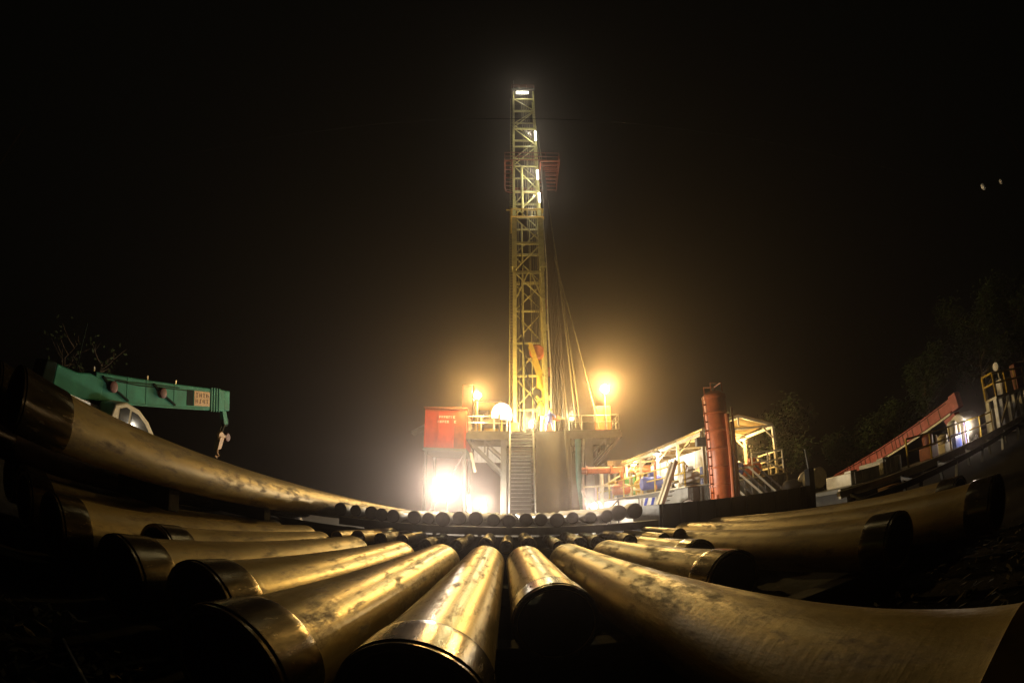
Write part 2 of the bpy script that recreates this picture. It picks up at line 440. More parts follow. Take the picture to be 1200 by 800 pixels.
for i in range(len(zs) - 1):
    z0, z1 = zs[i], zs[i + 1]
    a, b = (MX0, MX1) if i % 2 else (MX1, MX0)
    MB().beam((a, MY1 + .12, z0 + .1), (b, MY1 + .12, z1 - .1), 0.10).build('brace', 'mast', ma)
    if z0 > 19:
        MB().beam((b, MY0 - .12, z0 + .1), (a, MY0 - .12, z1 - .1), 0.09).build('brace', 'mast', ma)
    if z0 < 27:
        pass
    for x in (MX0, MX1):
        ya, yb = (MY0, MY1) if i % 2 else (MY1, MY0)
        MB().beam((x, ya, z0), (x, yb, z1), 0.08).build('brace', 'mast', ma)
for i in range(4):                                   # crossed braces and service lines in the lower bays
    z0, z1 = zs[i], zs[i + 1]
    a, b = (MX1, MX0) if i % 2 else (MX0, MX1)
    MB().beam((a, MY1 + .02, z0 + .1), (b, MY1 + .02, z1 - .1), 0.075).build('brace', 'mast', ma)
for i, x in enumerate((.42, .62, 1.75, 2.5, 2.62)):
    MB().tube((x, MY1 - .25, FZ), (x + .04 * (i % 3 - 1), MY1 - .25, 33 + 3 * i), .035, 6).build('service_line', 'cable' if i % 2 else 'mast', ma)
for i in range(9):
    z = 10 + i * 2.1
    MB().box(MX1 + .13, MX1 + .34, MY0 - .1, MY0 + .12, z, z + .5 + .3 * (i % 3)).build('clamp_box', ('mast', 'mast_red', 'deck')[i % 3], ma)
MB().path([(MX1 + .3, MY0 - .1, FZ), (MX1 + .42, MY0 - .1, 12), (MX1 + .3, MY0 - .1, 17), (MX1 + .4, MY0 - .1, 23), (MX1 + .25, MY0 - .1, 29)], .06, 6).build('service_hose', 'cream', ma)
# V brace of the wide bay
MB().beam((MX0 + .1, MY0 - .1, 19.2), (1.45, MY0 - .1, 22.0), .11).build('brace', 'mast', ma)
MB().beam((MX1 - .1, MY0 - .1, 19.2), (1.75, MY0 - .1, 22.0), .11).build('brace', 'mast', ma)
# ladder on the left face, standpipe
for x in (MX0 - .42, MX0 - .12):
    MB().tube((x, MY0 + .3, FZ), (x, MY0 + .3, 50), 0.03, 6).build('ladder_rail', 'mast', ma)
lr = MB()
for i in range(140):
    z = FZ + .3 * i + .3
    lr.tube((MX0 - .42, MY0 + .3, z), (MX0 - .12, MY0 + .3, z), 0.018, 5)
lo = lr.build('ladder_rungs', 'mast', ma); lo['kind'] = 'stuff'
MB().tube((1.05, MY0 - .12, 29.2), (1.05, MY0 - .12, 35.8), 0.14, 10).build('standpipe', 'mast', ma)
MB().tube((1.0, MY1 - .3, FZ), (1.0, MY1 - .3, 29), 0.09, 8).build('standpipe', 'mast', ma)
MB().beam((MX0, MY0 - .12, 35.9), (1.2, MY0 - .12, 35.9), 0.16).build('girt', 'mast', ma)
# belly ring
for (a, b) in (((MX0 - .3, MY0 - .5), (MX1 + .3, MY0 - .5)), ((MX0 - .3, MY0 - .5), (MX0 - .3, MY1 + .3)), ((MX1 + .3, MY0 - .5), (MX1 + .3, MY1 + .3))):
    for z in (28.3, 29.3):
        MB().tube((a[0], a[1], z), (b[0], b[1], z), .07, 8).build('belly_rail', 'yellow', ma)
for i in range(7):
    x = MX0 - .2 + i * .49
    MB().tube((x, MY0 - .5, 28.3), (x, MY0 - .5, 29.3), .05, 6).build('rail_post', 'yellow', ma)
# monkey board: red cage round the mast
mbz = 35.2
for xa, xb in ((-.75, MX0 - .2), (MX1 + .2, 5.0)):
    for i in range(8):
        y = 32.3 + i * .66
        MB().beam((xa, y, mbz - .06), (xb, y, mbz - .06), .09, .12).build('floor_bar', 'mast_red', ma)
    for x in (xa, xb):
        MB().beam((x, 32.2, mbz - .2), (x, 37, mbz - .2), .1, .14).build('floor_beam', 'mast_red', ma)
MB().beam((MX0 - .2, 36.9, mbz - .06), (MX1 + .2, 36.9, mbz - .06), .5, .12).build('floor_bar', 'mast_red', ma)
for pts in ([(-0.78, 37, 0), (-0.78, 32.2, 0), (5.05, 32.2, 0), (5.05, 37, 0)],):
    for zz in (mbz, mbz + .6, mbz + 1.2):
        q = [(x, y, zz) for x, y, _ in pts]
        MB().path(q, 0.055, 8).build('cage_rail', 'mast_red', ma)
    for (xx, yy) in ((-0.78, 37), (-0.78, 35.4), (-0.78, 33.8), (-0.78, 32.2), (.7, 32.2), (2.2, 32.2), (3.6, 32.2), (5.05, 32.2), (5.05, 33.8), (5.05, 35.4), (5.05, 37)):
        MB().tube((xx, yy, mbz), (xx, yy, mbz + 1.2), .04, 6).build('cage_post', 'mast_red', ma)
for i in range(6):
    y = 32.9 + i * .6
    MB().beam((MX1 + .25, y, mbz + .12), (4.9, y, mbz + .12), .1, .1).build('finger', 'mast_red', ma)
MB().tube((-0.62, 36.9, 32.0), (3.6, 36.9, 32.0), .09, 8).build('girt', 'yellow', ma)
MB().path([(-0.78, 34, 35), (-0.78, 34, 32.6), (-0.62, 34, 32.15), (-0.2, 34, 32.0), (3.4, 34, 32.0)], .06, 8).build('cage_rail', 'mast_red', ma)
# crown
MB().box(-.1, 3.0, 33.6, 36.4, MT, MT + .25).build('crown_platform', 'deck', ma)
MB().box(.7, 2.3, 34.4, 35.6, MT + .25, MT + 1.0).build('crown_block', 'mast_red', ma)
railing(ma, [(-.05, 36.3, MT + .25), (-.05, 33.65, MT + .25), (2.95, 33.65, MT + .25), (2.95, 36.3, MT + .25)], 1.0, 'mast_red', 1.0, .03)
MB().tube((.2, 34, MT + .2), (.2, 34, MT + 3), .03, 6).build('lightning_rod', 'galv', ma)

# drilling line and travelling block
bk = thing('travelling_block', 'yellow travelling block hanging inside the mast', 'travelling block', (2.05, 34.9, 12.2))
MB().lathe([(0.02, -.28), (.55, -.28), (.66, -.2), (.66, .2), (.55, .28), (.02, .28)], 28, 'Y', (2.15, 34.9, 14.6)).build('sheave_housing', 'orange', bk)
pl = [(1.38, 34.45, 15.3), (1.75, 34.45, 15.2), (2.55, 34.45, 12.6), (2.15, 34.45, 12.3)]
MB().hexa(pl, [(x, y + .12, z) for x, y, z in pl]).build('side_plate', 'yellow', bk)
MB().hexa([(x, y + .8, z) for x, y, z in pl], [(x, y + .92, z) for x, y, z in pl]).build('side_plate', 'yellow', bk)
MB().tube((2.3, 34.9, 12.9), (2.35, 34.9, 11.4), .22, 12, .3).build('hook_shank', 'yellow', bk)
MB().path([(2.3, 34.9, 11.5), (2.65, 34.9, 11.1), (2.6, 34.9, 10.5), (2.25, 34.9, 10.35), (2.05, 34.9, 10.7)], .12, 8).build('hook', 'yellow', bk)
for i, (x, y) in enumerate(((1.75, 34.8), (1.95, 34.95), (2.15, 34.8), (2.35, 34.95), (2.5, 34.85))):
    MB().tube((x, y, 15.1), (1.2 + .22 * i, y, MT), .028, 6).build('drilling_line', 'cable', bk)
tdv = thing('swivel', 'yellow swivel and hanging links below the travelling block', 'swivel', (2.3, 34.9, 8.0))
MB().lathe([(.05, 0), (.28, .05), (.34, .4), (.30, .9), (.15, 1.1), (.1, 1.2)], 16, 'Z', (2.4, 34.9, 9.0)).build('swivel_body', 'yellow', tdv)
for dx in (-.32, .32):
    MB().tube((2.4 + dx * .8, 34.9, 10.5), (2.4 + dx, 34.9, 8.6), .06, 8).build('link', 'yellow', tdv)
MB().tube((2.4, 34.9, FZ), (2.4, 34.9, 9.0), .09, 10).build('kelly', 'galv', tdv)
hz = MB().path([(1.0, 35.6, 24), (.8, 35.1, 22), (.75, 34.9, 18), (1.2, 34.8, 13), (1.7, 34.8, 10.6), (2.1, 34.85, 9.9)], .07, 8).build('rotary_hose', 'black', tdv)

# racked drill pipe stands
for i in range(11):
    c, r = i % 6, i // 6
    x0, y0 = 3.4 + c * .2, 33.7 + r * .5 + (c % 2) * .1
    x1, y1 = 3.15 + c * .07, 33.5 + r * .5 + c * .1
    o = MB().tube((x0, y0, FZ), (x1, y1, mbz + .5), .062, 8)
    for t in (.33, .66):
        p = Vector((x0, y0, FZ)).lerp(Vector((x1, y1, mbz + .5)), t); d = (Vector((x1, y1, mbz)) - Vector((x0, y0, FZ))).normalized()
        o.tube(p - d * .3, p + d * .3, .085, 8)
    tag(o.build('pipe_stand', 'row_pipe', origin=(x0, y0, FZ)), 'long drill pipe stand racked upright beside the mast, leaning to the red monkey board', 'drill pipe', 'drill pipe stands racked in the mast')
# guys and hoist lines right of the mast
for i, (p, q) in enumerate((((2.95, 35.5, 31), (6.9, 33.4, FZ + .2)), ((2.95, 34.4, 40), (5.35, 33.2, FZ + .3)), ((2.95, 34.4, 44), (5.0, 33.2, FZ + .3)))):
    tag(MB().tube(p, q, .04, 6).build('guy_cable', 'cable', origin=q),
        ('thin guy cable slanting out from the mast to the lamp on the floor edge', 'steel cable dropping beside the racked pipe, outer of the steep pair', 'steel cable dropping beside the racked pipe, inner of the steep pair')[i], 'cable', 'cables beside the mast')

# ------------------------------------------------------------------ lamps on the rig
def floodlight(name, label, loc, lens, r, col, watts, pole_from=None, light_fwd=.4, aim=None):
    t = thing(name, label, 'floodlight', loc, 'work lamps around the rig')
    x, y, z = loc
    MB().lathe([(r * .35, r * .9), (r * .8, r * .75), (r * 1.12, r * .12), (r * 1.12, 0), (r * 1.02, 0)], 20, 'Y', loc).build('housing', 'deck', t)
    MB().lathe([(.001, -.02), (r * .7, -.015), (r, .01), (r, .03)], 20, 'Y', loc).build('lens', lens, t)
    if pole_from is not None:
        MB().tube(pole_from, (x, y + r * .8, z), .06, 8).build('pole', 'struct', t)
    if aim:
        spot('lamp_light', (x, y - light_fwd, z), aim, col, watts, 178, r * .8, t, .12)
    else:
        point('lamp_light', (x, y - light_fwd, z), col, watts, r * .8, t)
    return t
floodlight('floodlight', 'big white floodlight glaring under the red doghouse', (-4.75, 31.6, 2.75), 'g_white', .46, WARM, 7200, (-4.75, 32.1, 0), aim=(-4.75, 0, 2.75))
floodlight('floodlight', 'smaller white floodlight low down beside the left stair rail', (-2.15, 32.0, 1.65), 'g_white', .26, WARM, 2200, (-2.15, 32.4, 0))
floodlight('floodlight', 'small star-like floodlight at ground level right of the ramp', (2.86, 15.2, 1.22), 'g_white', .10, WARM, 1300, (2.86, 15.4, 0))
floodlight('floodlight', 'amber floodlight above the red doghouse', (-2.65, 32.2, 10.0), 'g_sodium', .28, SOD, 3800, (-2.65, 32.72, FZ))
floodlight('floodlight', 'amber floodlight on the right edge of the drill floor', (7.5, 33.2, 10.75), 'g_sodium', .34, SOD, 7600, (7.5, 33.5, FZ))
dm = thing('balloon_light', 'round white glowing lamp dome behind the floor railing', 'lamp', (-.85, 35.4, FZ))
MB().lathe([(.75, 1.35), (.86, 1.7), (.87, 2.0), (.80, 2.35), (.6, 2.68), (.3, 2.86), (.001, 2.9)], 28, 'Z', (-.85, 35.4, FZ)).build('lamp_dome', 'g_dome', dm)
MB().lathe([(.6, 1.1), (.8, 1.2), (.8, 1.345)], 20, 'Z', (-.85, 35.4, FZ)).build('lamp_base', 'deck', dm)
MB().tube((-.85, 35.4, FZ), (-.85, 35.4, FZ + 1.1), .08, 8).build('lamp_stem', 'struct', dm)
# tube lamps on the mast
for i, (p, q, wt, lab) in enumerate((
        ((.55, 33.45, 50.3), (2.15, 33.45, 50.3), 150, 'bright white tube lamp under the crown at the very top of the mast'),
        ((2.72, 33.4, 40.0), (2.72, 33.4, 41.6), 230, 'upright tube lamp on the right mast leg just above the red cage'),
        ((2.72, 33.5, 33.6), (2.72, 33.5, 34.9), 230, 'upright tube lamp on the right mast leg inside the red cage'),
        ((2.78, 33.4, 30.2), (2.78, 33.4, 31.4), 230, 'upright tube lamp on the right mast leg just below the red cage'))):
    t = thing('tube_lamp', lab, 'lamp', p, 'tube lamps on the mast')
    MB().tube(p, q, .11 if i else .17, 10).build('tube', 'g_tube', t)
    a, b = Vector(p), Vector(q)
    MB().beam(a + Vector((0, .2, 0)), b + Vector((0, .2, 0)), .2, .1).build('fitting', 'galv', t)
    c = (a + b) / 2
    point('lamp_light', (c.x - (.7 if i else 0), c.y - .4, c.z - (.5 if not i else 0)), TUBE, wt, .12, t)
# lamps added on the floor to brighten the lower mast
for i, (x, y, z, wt, lab) in enumerate(((1.5, 33.2, FZ + .5, 2000, 'added lamp brightening the foot of the mast between its legs'), (4.9, 34.8, FZ + 1.4, 700, 'added lamp beside the feet of the racked pipe'))):
    t = thing('added_floor_lamp', lab, 'added lamp', (x, y, FZ), 'added lamps on the drill floor')
    MB().box(x - .16, x + .16, y - .03, y + .1, z - .14, z + .1).build('housing', 'deck', t)
    MB().box(x - .13, x + .13, y - .045, y - .032, z - .11, z + .07).build('lens', 'g_shed', t)
    MB().tube((x, y + .05, FZ), (x, y + .05, z - .14), .03, 6).build('stem', 'deck', t)
    point('lamp_light', (x, y - .25, z + .3), (1.0, .88, .45), wt, .12, t)

# ------------------------------------------------------------------ doghouse and cabin on the left
dh = thing('doghouse', 'red steel doghouse cabin with white lettering left of the drill floor', 'cabin', (-5, 35, 0))
bodyo = MB().box(-6.75, -3.5, 32.6, 37, 5.9, 9.0).build('wall', 'red', dh, bevel=.04)
MB().box(-6.85, -3.45, 32.45, 37.1, 9.0, 9.12).build('roof', 'mast_red', dh)
MB().box(-6.8, -3.45, 32.5, 37, 5.66, 5.9).build('base_frame', 'struct', dh)
for x in (-6.72, -5.66, -4.6, -3.53):
    MB().box(x - .03, x + .03, 32.57, 32.6, 5.92, 8.98).build('corner_rib', 'red', dh)
MB().box(-4.4, -3.65, 32.565, 32.6, 5.95, 7.7).build('door', 'mast_red', dh)
lm = MB()
rr = random.Random(11)
for row, (x0, x1, z) in enumerate(((-5.62, -4.5, 8.35), (-5.72, -4.42, 7.98))):
    x = x0
    while x < x1:
        if rr.random() < .85:
            lm.box(x, x + .05, 32.585, 32.6, z - .09, z + .09)
            lm.box(x + .052, x + .13, 32.585, 32.6, z + .05, z + .09)
            if rr.random() < .6: lm.box(x + .052, x + .12, 32.585, 32.6, z - .02, z + .02)
            if rr.random() < .5: lm.box(x + .052, x + .13, 32.585, 32.6, z - .09, z - .05)
        x += .185
lo2 = lm.build('lettering', 'white', dh); lo2['kind'] = 'stuff'
for x in (-6.6, -3.6):
    for y in (32.8, 36.8):
        MB().beam((x, y, 0), (x, y, 5.66), .22, .22, up=(0, 1, 0)).build('leg', 'struct', dh)
MB().beam((-6.5, 32.8, .4), (-3.7, 32.8, 5.4), .14).build('brace', 'struct', dh)
MB().beam((-3.2, 32.2, 2.3), (-3.0, 32.2, .2), .22).build('drain_pipe', 'white', dh)
MB().hexa([(-7.9, 33, 7.05), (-7.9, 34.5, 7.05), (-6.76, 34.5, 7.75), (-6.76, 33, 7.75)], [(-7.9, 33, 7.2), (-7.9, 34.5, 7.2), (-6.76, 34.5, 7.9), (-6.76, 33, 7.9)]).build('awning', 'white', dh)
MB().beam((-3.1, 32.6, 5.6), (-2.75, 32.6, 4.1), .2).build('drain_pipe', 'cream', dh)
dc = thing('driller_cabin', 'driller cabin coloured yellow for the amber glow, behind the lamp on the floor', 'cabin', (-2.3, 36.8, FZ))
MB().box(-3.2, -1.0, 36.2, 38, FZ, FZ + 3.2).build('wall', 'yellow', dc, bevel=.03)  # wall colour stands in for the amber lamp's glow
MB().box(-3.3, -.9, 36.1, 38.1, FZ + 3.2, FZ + 3.32).build('roof', 'cream', dc)
MB().box(-2.9, -1.9, 36.17, 36.2, FZ + 1.3, FZ + 2.5).build('window', 'glass', dc)
tb = thing('red_tank', 'small red box tank up behind the amber lamp', 'tank', (-3.6, 37, 9.1))
MB().box(-4.3, -3.4, 36.3, 37.6, 9.12, 12.0).build('tank_body', 'red', tb, bevel=.04)
MB().box(-4.35, -3.35, 36.25, 37.65, 12.0, 12.1).build('lid', 'mast_red', tb)
rb = thing('red_cabinet', 'red cabinet under the right amber lamp on the drill floor', 'cabinet', (7.4, 34.3, FZ))
MB().box(6.8, 8.0, 33.8, 34.8, FZ, FZ + 2.2).build('cabinet_body', 'orange', rb, bevel=.04)
MB().box(6.86, 7.37, 33.76, 33.8, FZ + .1, FZ + 2.1).build('door', 'orange', rb)
MB().box(7.43, 7.94, 33.76, 33.8, FZ + .1, FZ + 2.1).build('door', 'orange', rb)
dw = thing('drawworks', 'brown winch machinery on the left wing of the floor', 'winch', (-1.6, 34.4, FZ))
MB().lathe([(.5, 0), (.75, 0), (.75, .12), (.42, .14), (.42, 1.3), (.75, 1.32), (.75, 1.45), (.5, 1.45)], 20, 'X', (-2.4, 34.2, FZ + .95)).build('drum', 'ramp', dw)
for x in (-2.5, -.85):
    MB().box(x, x + .08, 33.7, 34.7, FZ, FZ + 1.1).build('side_frame', 'yellow', dw)
# clutter of machinery among the racked pipes
tw = thing('tong', 'pale hanging power tong between the mast legs and racked pipe', 'power tong', (3.3, 33.5, FZ))
MB().lathe([(.3, 0), (.42, .02), (.42, .35), (.3, .37)], 16, 'Z', (3.35, 33.4, FZ + .95)).build('tong_body', 'orange', tw)
MB().beam((3.35, 33.4, FZ + 1.15), (4.2, 33.6, FZ + 1.15), .14).build('tong_arm', 'cream', tw)
MB().tube((3.35, 33.4, FZ), (3.35, 33.4, FZ + .95), .06, 6).build('stand', 'cream', tw)
for i in range(9):
    pass

# ------------------------------------------------------------------ person on the rig floor
def skin_person(name, label, joints, edges, loc, mats):
    t = thing(name, label, 'person', loc)
    return t
def person():
    px, py = 2.9, 32.95
    J = {  # bent a little forward at work, facing left
        'pelvis': ((0, 0, .92), .15), 'belly': ((-.03, -.02, 1.08), .145), 'chest': ((-.08, -.04, 1.30), .17), 'neck': ((-.11, -.05, 1.47), .07), 'head0': ((-.13, -.06, 1.56), .085),
        'head': ((-.14, -.07, 1.66), .10), 'top': ((-.14, -.07, 1.73), .07),
        'ls': ((-.10, -.20, 1.40), .075), 'le': ((-.12, -.44, 1.2), .062), 'lw': ((-.30, -.46, 1.02), .045), 'lh': ((-.37, -.45, 1.0), .037),
        'rs': ((-.04, .14, 1.40), .075), 're': ((-.02, .44, 1.18), .062), 'rw': ((-.2, .46, .98), .045), 'rh': ((-.27, .45, .95), .037),
        'lhip': ((0, -.12, .86), .115), 'lk': ((-.05, -.22, .48), .085), 'la': ((.03, -.27, .10), .06), 'lt': ((-.14, -.28, .045), .05),
        'rhip': ((0, .12, .86), .115), 'rk': ((.03, .22, .48), .085), 'ra': ((.14, .27, .10), .06), 'rt': ((-.02, .28, .045), .05)}
    E_ = [('pelvis', 'belly'), ('belly', 'chest'), ('chest', 'neck'), ('neck', 'head0'), ('head0', 'head'), ('head', 'top'), ('chest', 'ls'), ('ls', 'le'), ('le', 'lw'), ('lw', 'lh'),
          ('chest', 'rs'), ('rs', 're'), ('re', 'rw'), ('rw', 'rh'), ('pelvis', 'lhip'), ('lhip', 'lk'), ('lk', 'la'), ('la', 'lt'), ('pelvis', 'rhip'), ('rhip', 'rk'), ('rk', 'ra'), ('ra', 'rt')]
    names = list(J)
    me = bpy.data.meshes.new('person')
    me.from_pydata([J[n][0] for n in names], [(names.index(a), names.index(b)) for a, b in E_], [])
    o = bpy.data.objects.new('person', me); C.objects.link(o); o.location = (px, py, FZ)
    sm = o.modifiers.new('skin', 'SKIN'); sm.use_smooth_shade = True
    for i, n in enumerate(names):
        r = J[n][1]; me.skin_vertices[0].data[i].radius = (r, r)
    me.skin_vertices[0].data[0].use_root = True
    sd = o.modifiers.new('sub', 'SUBSURF'); sd.levels = 1; sd.render_levels = 2
    me.materials.append(M['coverall'])
    tag(o, 'worker in blue coveralls and yellow helmet standing at the top of the ramp', 'person')
    fc = MB().lathe([(.001, -.13), (.06, -.11), (.098, -.03), (.1, .05), (.07, .1), (.001, .12)], 14, 'Z', (px - .145, py - .07, FZ + 1.64)); fc.build('face', 'skin', o)
    MB().lathe([(.17, 0), (.125, .015), (.12, .06), (.085, .12), (.001, .145)], 16, 'Z', (px - .14, py - .07, FZ + 1.69)).build('helmet', 'yellow', o)
    for dx, dy, dz in ((-.41, -.45, 1.0), (-.31, .45, .94)):
        hm = MB()
        hm.lathe([(.001, -.045), (.035, -.03), (.04, .01), (.025, .04), (.001, .05)], 8, 'X', (px + dx, py + dy, FZ + dz))
        for k in range(4):
            a = (k - 1.5) * .02
            hm.path([(px + dx - .03, py + dy + a, FZ + dz), (px + dx - .07 - .006 * (k in (1, 2)), py + dy + a * 1.1, FZ + dz - .012), (px + dx - .085, py + dy + a, FZ + dz - .05)], .009, 5)
        hm.path([(px + dx, py + dy - .03, FZ + dz), (px + dx - .04, py + dy - .055, FZ + dz - .01), (px + dx - .065, py + dy - .045, FZ + dz - .03)], .01, 5)
        hm.build('hand', 'skin', o)
    for dx, dy in ((.0, -.275), (.12, .275)):
        MB().box(px + dx - .2, px + dx + .08, py + dy - .055, py + dy + .055, FZ, FZ + .1).build('boot', 'black', o, bevel=.02)
    o.rotation_euler.z = R(90)
person()

# ------------------------------------------------------------------ mud shed on the right
sh = thing('mud_shed', 'open sided shed with lit corrugated roof on posts behind the red column', 'shed', (10.3, 25, 0))
SY0, SY1 = 18.5, 32.4
def ridge(y):  # ridge and eave lines lean slightly away to the left with distance
    t = (y - SY0) / (SY1 - SY0)
    return Vector((10.9 - 1.1 * t, y, 5.0)), Vector((8.8 - 1.1 * t, y, 4.4)), Vector((13.0 - 1.1 * t, y, 4.4))
ny = 18
for i in range(ny):      # roof sheets, each its own piece, laid with small laps
    ya = SY0 + (SY1 - SY0) * i / ny; yb = SY0 + (SY1 - SY0) * (i + 1) / ny - .02
    for side in (1, 2):
        mb = MB(); n = 10
        dz = .012 * (i % 2)
        a0, b0 = ridge(ya)[0], ridge(ya)[side]; a1, b1 = ridge(yb)[0], ridge(yb)[side]
        vs = []
        nn = 8
        for j in range(nn + 1):
            s = j / nn; wv = .025 * (1 if j % 2 else -1) + dz
            vs += [a0.lerp(a1, s) + Vector((0, 0, wv)), b0.lerp(b1, s) + Vector((0, 0, wv))]
        k = len(vs)
        vs += [v + Vector((0, 0, .02)) for v in vs]
        fs = []
        for j in range(nn):
            fs += [(2 * j, 2 * j + 1, 2 * j + 3, 2 * j + 2), (k + 2 * j, k + 2 * j + 2, k + 2 * j + 3, k + 2 * j + 1)]
            fs += [(2 * j, 2 * j + 2, k + 2 * j + 2, k + 2 * j), (2 * j + 1, k + 2 * j + 1, k + 2 * j + 3, 2 * j + 3)]
        mb._add(vs, fs).build('roof_sheet', 'sheet', sh, smooth=0)
for i in range(6):
    y = SY0 + .06 + (SY1 - SY0 - .12) * i / 5
    r, l, e = ridge(y)
    dn = Vector((0, 0, -.1))
    MB().beam(l + dn, r + dn, .09, .12).build('rafter', 'cream', sh)
    MB().beam(e + dn, r + dn, .09, .12).build('rafter', 'cream', sh)
    MB().beam(l + dn * 1.3, e + dn * 1.3, .08, .1).build('tie_beam', 'cream', sh)
    MB().beam((r + dn * 1.3) + Vector((0, 0, -.45)), r + dn * 1.6, .07).build('king_post', 'cream', sh)
    for q, s in ((l, 1), (e, -1)):
        MB().beam((q.x, q.y, 1.8), q + dn * 1.8, .14, .14, up=(0, 1, 0)).build('post', 'cream', sh)
        MB().beam((q.x, q.y, 3.6), (q.x + .75 * s, q.y, 4.35), .07).build('knee_brace', 'cream', sh)
for k in (1, 2):
    MB().beam(ridge(SY0)[k] + Vector((0, 0, -.2)), ridge(SY1)[k] + Vector((0, 0, -.2)), .12, .14).build('eave_beam', 'cream', sh)
MB().beam(ridge(SY0)[0] + Vector((0, 0, -.17)), ridge(SY1)[0] + Vector((0, 0, -.17)), .1, .12).build('ridge_beam', 'cream', sh)
mt = thing('mud_tank', 'long steel mud tank carrying the lit shed', 'tank', (10.3, 25, 0))
MB().hexa([(7.7, 18.2, 0.2), (13.3, 18.2, .2), (12.2, 33, .2), (6.6, 33, .2)], [(7.7, 18.2, 1.74), (13.3, 18.2, 1.74), (12.2, 33, 1.74), (6.6, 33, 1.74)]).build('tank_body', 'struct', mt)
for i in range(14):
    x = 7.9 + i * .4
    MB().box(x, x + .07, 18.11, 18.2, .25, 1.70).build('stiffener', 'struct', mt)
MB().hexa([(7.5, 18.0, 1.74), (13.4, 18.0, 1.74), (12.3, 33, 1.74), (6.4, 33, 1.74)], [(7.5, 18.0, 1.80), (13.4, 18.0, 1.80), (12.3, 33, 1.80), (6.4, 33, 1.80)]).build('walkway', 'cream', mt)
railing(mt, [(13.1, 18.1, 1.8), (13.1, 20.5, 1.8)], 1.15, 'cream', 1.2, .05, (1.0, .66, .33))
railing(mt, [(11.2, 18.1, 1.8), (13.1, 18.1, 1.8)], 1.15, 'cream', .95, .045, (1.0, .6))
railing(mt, [(7.55, 18.1, 1.8), (7.0, 25, 1.8), (6.45, 32.9, 1.8)], 1.1, 'yellow', 1.7, .045)
MB().beam((11.25, 18.1, 2.85), (13.05, 18.1, 1.95), .07).build('rail_brace', 'cream', mt)
# white and blue weather screens hung inside the shed
sc_ = thing('weather_screen', 'white and blue screen panels hung along the shed left of the red column', 'screen', (8.2, 20.5, 1.8))
for i in range(5):
    y0 = 18.9 + i * 1.5; x = 9.25 - .08 * i * 1.5
    MB().hexa([(x, y0, 2.75), (x + .03, y0, 2.75), (x - .08, y0 + 1.42, 2.75), (x - .11, y0 + 1.42, 2.75)], [(x, y0, 3.6), (x + .03, y0, 3.6), (x - .08, y0 + 1.42, 3.6), (x - .11, y0 + 1.42, 3.6)]).build('panel', 'white', sc_)
    MB().hexa([(x, y0 + .4, 1.85), (x + .03, y0 + .4, 1.85), (x - .05, y0 + 1.1, 1.85), (x - .08, y0 + 1.1, 1.85)], [(x, y0 + .4, 2.74), (x + .03, y0 + .4, 2.74), (x - .05, y0 + 1.1, 2.74), (x - .08, y0 + 1.1, 2.74)]).build('panel', 'blue' if i < 2 else 'white', sc_)
# pumps and motors on the tank
def motor(loc, m, label, rot=0, s=1.0):
    t = thing('motor', label, 'motor', loc, 'motors on the mud tank')
    x, y, z = loc
    MB().lathe([(.1 * s, -.5 * s), (.26 * s, -.48 * s), (.3 * s, -.4 * s), (.3 * s, .3 * s), (.24 * s, .42 * s), (.1 * s, .45 * s)], 18, 'X', (x, y, z + .42 * s)).build('motor_body', m, t)
    MB().box(x - .35 * s, x + .3 * s, y - .3 * s, y + .3 * s, z, z + .12 * s).build('base', 'deck', t)
    MB().box(x - .15 * s, x + .15 * s, y - .12 * s, y + .12 * s, z + .7 * s, z + .92 * s).build('terminal_box', m, t)
    MB().tube((x + .42 * s, y, z + .42 * s), (x + .75 * s, y, z + .42 * s), .07 * s, 10).build('shaft', 'galv', t)
motor((8.1, 18.8, 1.8), 'white', 'white motor at the near left corner of the shed deck', s=1.0)
motor((7.6, 23.0, 1.8), 'blue', 'blue motor midway along the left side of the shed deck', s=1.3)
motor((10.6, 19.2, 1.8), 'blue', 'blue motor just right of the red column under the roof', s=1.35)
motor((9.4, 20.5, 1.8), 'cream', 'cream motor behind the red column under the roof', s=1.2)
motor((7.0, 27.5, 1.8), 'orange', 'orange motor farther along the left side of the shed deck', s=1.2)
motor((11.7, 19.0, 1.8), 'orange', 'orange motor above the slanting screen bars', s=1.1)
sk = thing('shale_shaker', 'row of slanting steel bars of a shale shaker right of the red column', 'shale shaker', (10.6, 17.6, 0))
for i in range(6):
    x = 9.15 + i * .42
    MB().beam((x, 17.95, 2.35), (x + .95 + .06 * (i % 3), 17.15, .95), .055, .09).build('bar', 'ramp' if i % 2 else 'cream', sk)
MB().beam((9.0, 18.0, 2.3), (11.5, 18.0, 2.3), .1).build('top_beam', 'cream', sk)
MB().beam((10.0, 17.1, .9), (12.5, 17.1, .9), .1).build('bottom_beam', 'cream', sk)
for x in (10.1, 12.3):
    MB().beam((x, 17.1, 0), (x, 17.1, .85), .1).build('leg', 'cream', sk)
fl = thing('pump', 'grey pump with a pale wheel lying right of the slanting bars', 'pump', (12.6, 16.6, 0))
MB().lathe([(.1, -.6), (.25, -.5), (.3, -.4), (.3, .1), (.22, .15), (.22, .4), (.3, .42), (.3, .5), (.1, .6)], 18, 'X', (12.6, 16.7, 1.05)).build('pump_body', 'ramp', fl)
MB().box(11.9, 13.3, 16.35, 17.05, 0, .75).build('base', 'cream', fl)
MB().lathe([(.36, 0), (.5, .03), (.5, .12), (.36, .15)], 18, 'Y', (13.3, 16.5, 1.1)).build('wheel', 'cream', fl)
dr = thing('drum', 'pale round drum end standing right of the shed', 'drum', (13.2, 15.6, 0))
